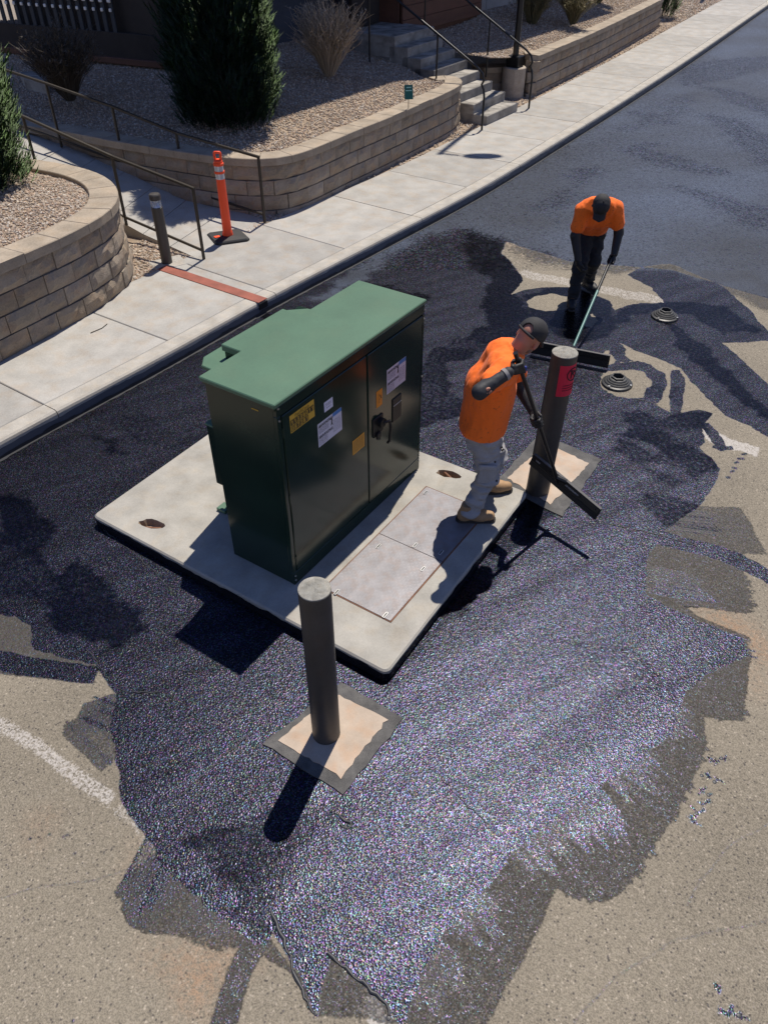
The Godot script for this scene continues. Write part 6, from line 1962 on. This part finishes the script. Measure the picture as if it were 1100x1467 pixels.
func worker_front() -> void:
	var t := thing("person", "worker in orange shirt, grey trousers and tan boots lifting a squeegee from the pad", "person", Vector3(0.78, 0.1, -4.66), "")
	# joints, in metres; he faces +x and leans forward
	var pel := Vector3(0.725, 0.86, -4.66)
	var che := Vector3(0.735, 1.20, -4.645)
	var shc := Vector3(0.83, 1.42, -4.63)
	var nck := Vector3(0.885, 1.50, -4.62)
	var hd := Vector3(0.960, 1.590, -4.63)
	var hipR := Vector3(0.715, 0.84, -4.575)
	var hipL := Vector3(0.735, 0.83, -4.745)
	var knR := Vector3(0.775, 0.50, -4.535)
	var knL := Vector3(0.86, 0.50, -4.80)
	var anR := Vector3(0.655, 0.19, -4.50)
	var anL := Vector3(0.835, 0.19, -4.85)
	var shR := Vector3(0.79, 1.435, -4.455)
	var elR := Vector3(0.612, 1.405, -4.25)
	var wrR := Vector3(0.80, 1.492, -4.345)
	var shL := Vector3(0.86, 1.40, -4.80)
	var elL := Vector3(0.985, 1.10, -4.82)
	var wrL := Vector3(1.075, 0.985, -4.66)
	var A := Vector3(1.346, 0.335, -4.643)
	var B := Vector3(0.860, 1.545, -4.43)
	var hx := (B - A).normalized()
	var gR := A + (B - A) * 0.955
	var gL := A + (B - A) * 0.545
	var legs := [[pel, 0.135, hipR, 0.10], [pel, 0.135, hipL, 0.10], [hipR, 0.102, knR, 0.072], [knR, 0.07, anR, 0.054], [hipL, 0.102, knL, 0.072], [knL, 0.07, anL, 0.054], [pel + Vector3(-0.06, 0.01, 0.06), 0.10, pel + Vector3(-0.06, 0.01, -0.06), 0.10]]
	var torso := [[pel + Vector3(0, 0.05, 0.06), 0.122, che + Vector3(0, 0, 0.07), 0.130], [pel + Vector3(0, 0.05, -0.06), 0.122, che + Vector3(0, 0, -0.07), 0.130], [pel + Vector3(0.035, 0.12, 0), 0.118, che + Vector3(0.04, 0, 0), 0.128],
		[che + Vector3(0, 0, 0.065), 0.128, shc + Vector3(-0.035, -0.01, 0.08), 0.105], [che + Vector3(0, 0, -0.065), 0.128, shc + Vector3(-0.03, -0.01, -0.08), 0.105], [shc + Vector3(-0.02, 0.0, 0.07), 0.085, shR, 0.072], [shc + Vector3(-0.02, 0, -0.07), 0.085, shL, 0.072], [shc, 0.09, nck, 0.062]]
	var arms := [[shR, 0.066, elR, 0.050], [elR, 0.050, wrR, 0.034], [shL, 0.064, elL, 0.048], [elL, 0.048, wrL, 0.033]]
	var neck := [[nck, 0.060, hd + Vector3(-0.03, -0.03, 0), 0.058]]
	var fw := Vector3(0.56, -0.52, -0.64).normalized()
	var up := (Vector3(0.45, 0.89, 0) - fw * Vector3(0.45, 0.89, 0).dot(fw)).normalized()
	var bm := blob(legs + torso + arms + neck, 0.014, 0.04, [], -0.014)
	blob(head_bones(hd, fw, up) + [[hd - fw * 0.03 - up * 0.03, 0.06, nck, 0.056]], 0.0045, 0.018, [], 0.0, [], 0.0, 1, 9.0, Vector3.ONE, bm)
	var body := put("body", bm.mesh(), M.skin, t)
	eyes(t, hd, fw, up, body)
	# grey beard stubble on the jaw
	var rr := fw.cross(up).normalized()
	put("beard", blob([[hd - up * 0.06 + fw * 0.03 + rr * 0.04, 0.026, hd - up * 0.085 + fw * 0.065, 0.03], [hd - up * 0.06 + fw * 0.03 - rr * 0.04, 0.026, hd - up * 0.085 + fw * 0.065, 0.03]], 0.006, 0.02).mesh(), mat(lin(0.22, 0.15, 0.12), 0.9), t)
	# clothes
	put("trousers", blob(legs.map(func(b): return [b[0], b[1] + 0.004, b[2], b[3] + 0.012]), 0.012, 0.035, [[pel + Vector3(0, 0.10, 0), Vector3(0, 1, 0)], [Vector3(0, 0.165, 0), Vector3(0, -1, 0)]], 0.0, [], 0.030, 3, 7.0, Vector3(0.8, 1.7, 0.8)).mesh(), M.trousers, t)
	# cargo pocket and belt line
	put("cargo_pocket", boxm(Transform3D(Basis(Vector3(0.98, 0.18, 0.1).normalized(), 0.0) if false else Basis.from_euler(Vector3(0.05, 0.1, -0.12)), Vector3(0.755, 0.575, -4.457)), Vector3(0.13, 0.15, 0.018), 0.008), M.trousers, t)
	put("pocket_flap", boxm(Transform3D(Basis.from_euler(Vector3(0.05, 0.1, -0.12)), Vector3(0.752, 0.648, -4.446)), Vector3(0.138, 0.045, 0.02), 0.008), M.trousers, t)
	var hem_n := (pel - che).normalized()
	var shirt := torso + [[shR, 0.072, shR.lerp(elR, 0.52), 0.064], [shL, 0.074, shL.lerp(elL, 0.60), 0.068], [pel + Vector3(-0.035, 0.02, 0.07), 0.135, pel + Vector3(-0.035, 0.02, -0.07), 0.128], [pel + Vector3(0.02, 0.04, 0.02), 0.125, che + Vector3(0.035, -0.05, 0), 0.138], [pel + Vector3(-0.035, 0.1, 0), 0.128, che + Vector3(-0.03, 0.02, 0), 0.13]]
	put("shirt", blob(shirt, 0.011, 0.04, [[pel + Vector3(0, 0.0, 0), Vector3(-0.10, -1, 0).normalized()], [nck + Vector3(0.012, 0.004, 0), (hd - nck).normalized()]], 0.012, [], 0.008, 5, 9.0, Vector3(1.5, 0.6, 1.5)).mesh(), shirt_mat(91), t)
	put("sleeve", blob([[shR.lerp(elR, 0.45), 0.054, elR, 0.050], [elR, 0.047, wrR, 0.036]], 0.008, 0.02, [], 0.0, [], 0.003, 6, 16.0).mesh(), M.sleeve, t)
	put("sleeve", blob([[shL.lerp(elL, 0.45), 0.056, elL, 0.054], [elL, 0.054, wrL, 0.039]], 0.008, 0.02, [], 0.0, [], 0.003, 7, 16.0).mesh(), M.sleeve, t)
	for q in [[0.45, 0.02], [0.6, -0.01], [0.3, 0.0]]:
		var c := elR.lerp(wrR, q[0] * 0.5) + Vector3(0.0, -0.01 + q[1], 0.040)
		put("sleeve_hole", blob([[c, 0.013, c + Vector3(0.012, 0.006, 0), 0.010]], 0.005, 0.01).mesh(), M.skin, t)
	put("cuff", tubem([wrR + (elR - wrR).normalized() * 0.035, wrR + (elR - wrR).normalized() * 0.012], 0.043, 16), mat(lin(0.25, 0.24, 0.23), 0.8), t)
	put("glove", blob(grip(gR, hx, wrR, 0.0165), 0.004, 0.008).mesh(), M.glove, t)
	put("glove", blob(grip(gL, hx, wrL, 0.0165), 0.004, 0.008).mesh(), M.glove, t)
	put("glove_patch", blob([[gR + Vector3(0.035, -0.002, 0.026), 0.012, gR + Vector3(0.038, -0.035, 0.024), 0.010]], 0.005, 0.01).mesh(), mat(Color.from_rgba8(24, 44, 130), 0.6), t)
	# cap: crown, opening at the back with its strap, peak
	var cc := hd + up * 0.038 - fw * 0.004
	put("cap", blob([[cc - fw * 0.022, 0.086, cc + fw * 0.018, 0.083], [cc + up * 0.02 - fw * 0.01, 0.08, cc + up * 0.022 + fw * 0.01, 0.078]], 0.005, 0.02, [[cc - up * 0.012 - fw * 0.0, (-up - fw * 0.12).normalized()]], 0.004, [[cc - fw * 0.115 + up * 0.012, 0.040, cc - fw * 0.085 + up * 0.010, 0.036]]).mesh(), M.cap_cloth, t)
	put("cap_strap", tubem(range(9).map(func(i): return cc - up * 0.010 + (rr * sin((i - 4) * 0.2) - fw * cos((i - 4) * 0.2)) * 0.098 - fw * 0.012), 0.009, 8), M.cap_cloth, t)
	var peak := []
	for i in 11:
		var x := (i - 5) * 0.0115
		peak.append([cc - up * 0.008 + fw * 0.07 + rr * x, 0.010, cc - up * (0.028 + 0.5 * x * x * 10) + fw * (0.165 - absf(x) * 0.55) + rr * x, 0.008])
	put("cap_peak", blob(peak, 0.005, 0.02).mesh(), M.cap_cloth, t)
	# boots
	boot(t, anR, Vector3(0.985, 0, 0.0), 0.1, M.boot)
	boot(t, anL, Vector3(0.97, 0, -0.1), 0.1, M.boot)
	squeegee("squeegee", "long black squeegee lifted clear of the ground by the worker in tan boots", Vector3(1.568, 0.26, -4.318), Vector3(1.14, 0.372, -4.864), A, B + hx * 0.02, Vector3(-0.62, 0.30, 0.72), mat(lin(0.014, 0.013, 0.013), 0.5), 0.0)

func boot(t: Node3D, an: Vector3, d: Vector3, floor_y: float, m: Material) -> void:
	d = d.normalized()
	var g := Vector3(an.x, floor_y, an.z)
	var s := d.cross(Vector3.UP)
	var up := Vector3.UP
	put("boot", blob([[g + up * 0.06 - d * 0.045, 0.042, g + up * 0.055 + d * 0.06, 0.043], [g + up * 0.05 + d * 0.06, 0.045, g + up * 0.046 + d * 0.16, 0.040], [g + up * 0.05 - d * 0.04, 0.046, g + up * 0.15 - d * 0.015, 0.050], [g + up * 0.055 + d * 0.1 + s * 0.012, 0.038, g + up * 0.055 + d * 0.1 - s * 0.012, 0.038]], 0.006, 0.03, [[g + up * 0.022, -up], [g + up * 0.165, up]]).mesh(), m, t)
	put("boot_sole", blob([[g + up * 0.014 - d * 0.055, 0.047, g + up * 0.014 + d * 0.05, 0.044], [g + up * 0.014 + d * 0.05, 0.046, g + up * 0.014 + d * 0.165, 0.044]], 0.006, 0.02, [[g + up * 0.027, up], [g + up * 0.002, -up]]).mesh(), M.sole, t)
	for k in 4:
		var p := g + d * (0.035 + 0.022 * k) + up * (0.118 - 0.013 * k)
		put("lace", tubem([p - s * 0.022, p + up * 0.004, p + s * 0.022], 0.0035, 6), mat(lin(0.12, 0.07, 0.035), 0.8), t)

func worker_far() -> void:
	var t := thing("person", "worker in orange shirt and black trousers bending over his squeegee on the tan patch", "person", Vector3(2.35, 0, -8.65), "")
	var pel := Vector3(2.365, 0.78, -8.80)
	var che := Vector3(2.345, 1.02, -8.60)
	var shc := Vector3(2.335, 1.14, -8.46)
	var nck := Vector3(2.315, 1.155, -8.40)
	var hd := Vector3(2.298, 1.20, -8.325)
	var hipR := Vector3(2.295, 0.75, -8.78)
	var hipL := Vector3(2.435, 0.75, -8.80)
	var knR := Vector3(2.245, 0.46, -8.52)
	var knL := Vector3(2.43, 0.45, -8.68)
	var anR := Vector3(2.205, 0.09, -8.50)
	var anL := Vector3(2.495, 0.11, -8.98)
	var shR := Vector3(2.165, 1.095, -8.50)
	var elR := Vector3(2.115, 0.83, -8.46)
	var wrR := Vector3(2.165, 0.60, -8.36)
	var shL := Vector3(2.51, 1.115, -8.52)
	var elL := Vector3(2.60, 0.86, -8.50)
	var wrL := Vector3(2.555, 0.665, -8.36)
	var A := Vector3(1.93, 0.085, -7.14)
	var B := Vector3(2.54, 0.65, -8.36)
	var hx := (B - A).normalized()
	var gL := A + (B - A) * 0.955
	var legs := [[pel, 0.12, hipR, 0.095], [pel, 0.12, hipL, 0.095], [hipR, 0.095, knR, 0.068], [knR, 0.066, anR, 0.052], [hipL, 0.095, knL, 0.066], [knL, 0.064, anL, 0.05]]
	var torso := [[pel + Vector3(0.055, 0.03, 0.02), 0.11, che + Vector3(0.075, 0, 0), 0.125], [pel + Vector3(-0.055, 0.03, 0.02), 0.11, che + Vector3(-0.075, 0, 0), 0.125], [che + Vector3(0.07, 0, 0), 0.122, shc + Vector3(0.085, -0.01, -0.03), 0.09], [che + Vector3(-0.07, 0, 0), 0.122, shc + Vector3(-0.085, -0.01, -0.03), 0.09],
		[shc + Vector3(-0.07, 0, -0.03), 0.085, shR, 0.068], [shc + Vector3(0.07, 0, -0.03), 0.085, shL, 0.068], [shc + Vector3(0, 0, -0.03), 0.085, nck, 0.058]]
	var arms := [[shR, 0.06, elR, 0.048], [elR, 0.047, wrR, 0.033], [shL, 0.06, elL, 0.048], [elL, 0.047, wrL, 0.033]]
	var fw := Vector3(-0.12, -0.80, 0.58).normalized()
	var up := (Vector3(-0.05, 0.58, 0.80) - fw * Vector3(-0.05, 0.58, 0.80).dot(fw)).normalized()
	var bm := blob(legs + torso + arms + [[nck, 0.056, hd - up * 0.03, 0.055]], 0.014, 0.04, [], -0.014)
	blob(head_bones(hd, fw, up), 0.0055, 0.018, [], 0.0, [], 0.0, 1, 9.0, Vector3.ONE, bm)
	blob(loose_hand(wrR, Vector3(0.25, -0.95, 0.15).normalized(), Vector3(-0.9, -0.2, 0.3).normalized()), 0.005, 0.008, [], -0.002, [], 0.0, 1, 9.0, Vector3.ONE, bm)
	var body := put("body", bm.mesh(), M.skin_dark, t)
	eyes(t, hd, fw, up, body)
	put("trousers", blob(legs.map(func(b): return [b[0], b[1] + 0.004, b[2], b[3] + 0.012]), 0.012, 0.035, [[Vector3(0, 0.075, 0), Vector3(0, -1, 0)]], 0.0, [], 0.022, 13, 7.0, Vector3(0.8, 1.6, 0.8)).mesh(), M.black_trousers, t)
	put("shirt", blob(torso + [[shR, 0.074, shR.lerp(elR, 0.62), 0.070], [shL, 0.074, shL.lerp(elL, 0.62), 0.070]], 0.011, 0.04, [[pel + Vector3(0, 0.05, 0.04), Vector3(0, -0.72, -0.70).normalized()], [nck + Vector3(0, 0.01, 0.012), (hd - nck).normalized()]], 0.012, [], 0.008, 15, 9.0, Vector3(1.5, 0.6, 1.5)).mesh(), shirt_mat(95), t)
	put("sleeve", blob([[shR.lerp(elR, 0.45), 0.054, elR, 0.053], [elR, 0.053, wrR, 0.038]], 0.009, 0.02, [], 0.0, [], 0.003, 16, 16.0).mesh(), M.glove, t)
	put("sleeve", blob([[shL.lerp(elL, 0.45), 0.054, elL, 0.053], [elL, 0.053, wrL, 0.038]], 0.009, 0.02, [], 0.0, [], 0.003, 17, 16.0).mesh(), M.glove, t)
	put("glove", blob(loose_hand(wrR, Vector3(0.25, -0.95, 0.15).normalized(), Vector3(-0.9, -0.2, 0.3).normalized()), 0.004, 0.008, [], 0.002).mesh(), M.glove, t)
	put("glove", blob(grip(gL, hx, wrL, 0.0165), 0.0045, 0.008).mesh(), M.glove, t)
	var rr := fw.cross(up).normalized()
	var cc := hd + up * 0.038 - fw * 0.004
	put("cap", blob([[cc - fw * 0.022, 0.086, cc + fw * 0.018, 0.083], [cc + up * 0.02 - fw * 0.01, 0.08, cc + up * 0.022 + fw * 0.01, 0.078]], 0.006, 0.02, [[cc - up * 0.014, -up]], 0.004).mesh(), M.cap_cloth, t)
	put("cap_button", blob([[cc + up * 0.103, 0.009, cc + up * 0.105, 0.009]], 0.004, 0.01).mesh(), M.cap_cloth, t)
	var peak := []
	for i in 11:
		var x := (i - 5) * 0.0115
		peak.append([cc - up * 0.008 + fw * 0.07 + rr * x, 0.010, cc - up * (0.022 + 5.0 * x * x) + fw * (0.165 - absf(x) * 0.55) + rr * x, 0.008])
	put("cap_peak", blob(peak, 0.006, 0.02).mesh(), M.cap_cloth, t)
	boot(t, anR, Vector3(-0.15, 0, 1), 0.0, M.glove)
	boot(t, anL, Vector3(0.35, 0, 0.9), 0.0, M.glove)
	squeegee("squeegee", "long black squeegee on the wet sealer with a teal handle, behind the far bollard", Vector3(2.30, 0.02, -6.98), Vector3(1.555, 0.02, -7.30), A, B + hx * 0.03, Vector3(-0.35, 0.12, 0.92), mat(Color.from_rgba8(84, 122, 116), 0.4, 0.1), 0.62)

# blade from a to b (its lower edge), handle from h0 to h1; face is the way the blade's broad side looks
func squeegee(called: String, label: String, a: Vector3, b: Vector3, h0: Vector3, h1: Vector3, face: Vector3, hm: Material, tape: float) -> void:
	var bh := 0.07 if tape <= 0.0 else 0.105
	var t := thing(called, label, "squeegee", (a + b) * 0.5, "long handled squeegees")
	var x := (a - b).normalized()
	var z := (face - x * face.dot(x)).normalized()
	var y := z.cross(x)
	if y.y < 0: y = -y
	var tr := Transform3D(Basis(x, y, x.cross(y)), (a + b) * 0.5)
	var l := a.distance_to(b)
	put("blade", boxm(tr.translated_local(Vector3(0, bh * 0.5, 0)), Vector3(l, bh, 0.012), 0.003), M.rubber_black, t)
	put("clamp_bar", boxm(tr.translated_local(Vector3(0, bh + 0.002, 0)), Vector3(l * 0.995, 0.055, 0.03), 0.006), M.black_iron, t)
	put("top_edge", boxm(tr.translated_local(Vector3(0, bh + 0.032, 0)), Vector3(l * 0.99, 0.006, 0.034), 0.002), mat(lin(0.10, 0.095, 0.09), 0.5), t)
	for k in 5: put("bolt", tubem([tr * Vector3(l * (k - 2) * 0.22, bh + 0.002, 0.014), tr * Vector3(l * (k - 2) * 0.22, bh + 0.002, 0.021)], 0.008, 8), M.black_iron, t)
	if tape <= 0.0:
		# pale print along the bar, too small to read
		var r := RandomNumberGenerator.new()
		r.seed = 2
		var lm := MB.new()
		for q in [[0.44, 6], [-0.02, 15]]:
			for k in q[1]:
				var p := tr.translated_local(Vector3(-l * q[0] + 0.009 * k, 0.072, 0.0155))
				lm.box(p, Vector3(0.003, r.randf_range(0.008, 0.016), 0.001), 0.0)
		put("pale_print", lm.mesh(), mat(lin(0.6, 0.58, 0.55), 0.7), t)
	put("socket", tubem([tr * Vector3(0, bh + 0.02, 0), h0.lerp(h1, 0.07)], 0.021, 12), M.black_iron, t)
	put("handle", tubem([h0, h1], 0.0145, 12), hm, t)
	put("handle_end", tubem([h1, h1 + (h1 - h0).normalized() * 0.03], 0.017, 12), M.black_iron, t)
	if tape > 0.0: put("handle_grip", tubem([h0.lerp(h1, tape), h1], 0.0165, 12), M.black, t)

func _ready() -> void:
	rng.seed = 4242
	make_s8()
	# camera: a phone held up on a balcony, looking down at the corner
	var cam := Camera3D.new()
	cam.name = "camera"
	cam.position = Vector3(0, 4.0, 0)
	cam.rotation_degrees = Vector3(-40.3, 0, 0)
	cam.fov = 67.4
	cam.near = 0.05
	cam.far = 400.0
	add_child(cam)
	cam.make_current()
	# sky and sun
	var env := Environment.new()
	env.background_mode = Environment.BG_SKY
	var skym := ProceduralSkyMaterial.new()
	skym.sky_top_color = Color(0.27, 0.36, 0.56)
	skym.sky_horizon_color = Color(0.70, 0.72, 0.75)
	skym.sky_curve = 0.12
	skym.ground_bottom_color = Color(0.30, 0.27, 0.24)
	skym.ground_horizon_color = Color(0.55, 0.58, 0.62)
	var sky := Sky.new()
	sky.sky_material = skym
	env.sky = sky
	env.background_energy_multiplier = 1.15
	env.tonemap_mode = Environment.TONE_MAPPER_LINEAR
	env.tonemap_exposure = 1.15
	env.sdfgi_enabled = true
	env.ssao_enabled = true
	env.ssil_enabled = true
	var we := WorldEnvironment.new()
	we.name = "world_environment"
	we.environment = env
	add_child(we)
	var sun := DirectionalLight3D.new()
	sun.name = "sun"
	sun.light_color = Color(1.0, 0.97, 0.925)
	sun.light_energy = 1.5
	sun.light_angular_distance = 0.5
	sun.shadow_enabled = true
	sun.look_at_from_position(Vector3(0.164, 0.904, -0.394) * 60.0, Vector3.ZERO)
	add_child(sun)
	build_materials()
	more_materials()
	build_ground()
	build_sidewalk()
	build_landscape()
	build_steps()
	build_rails()
	build_buildings()
	build_pad()
	build_cabinet()
	build_bollards()
	build_street_things()
	build_workers()
	build_plants()
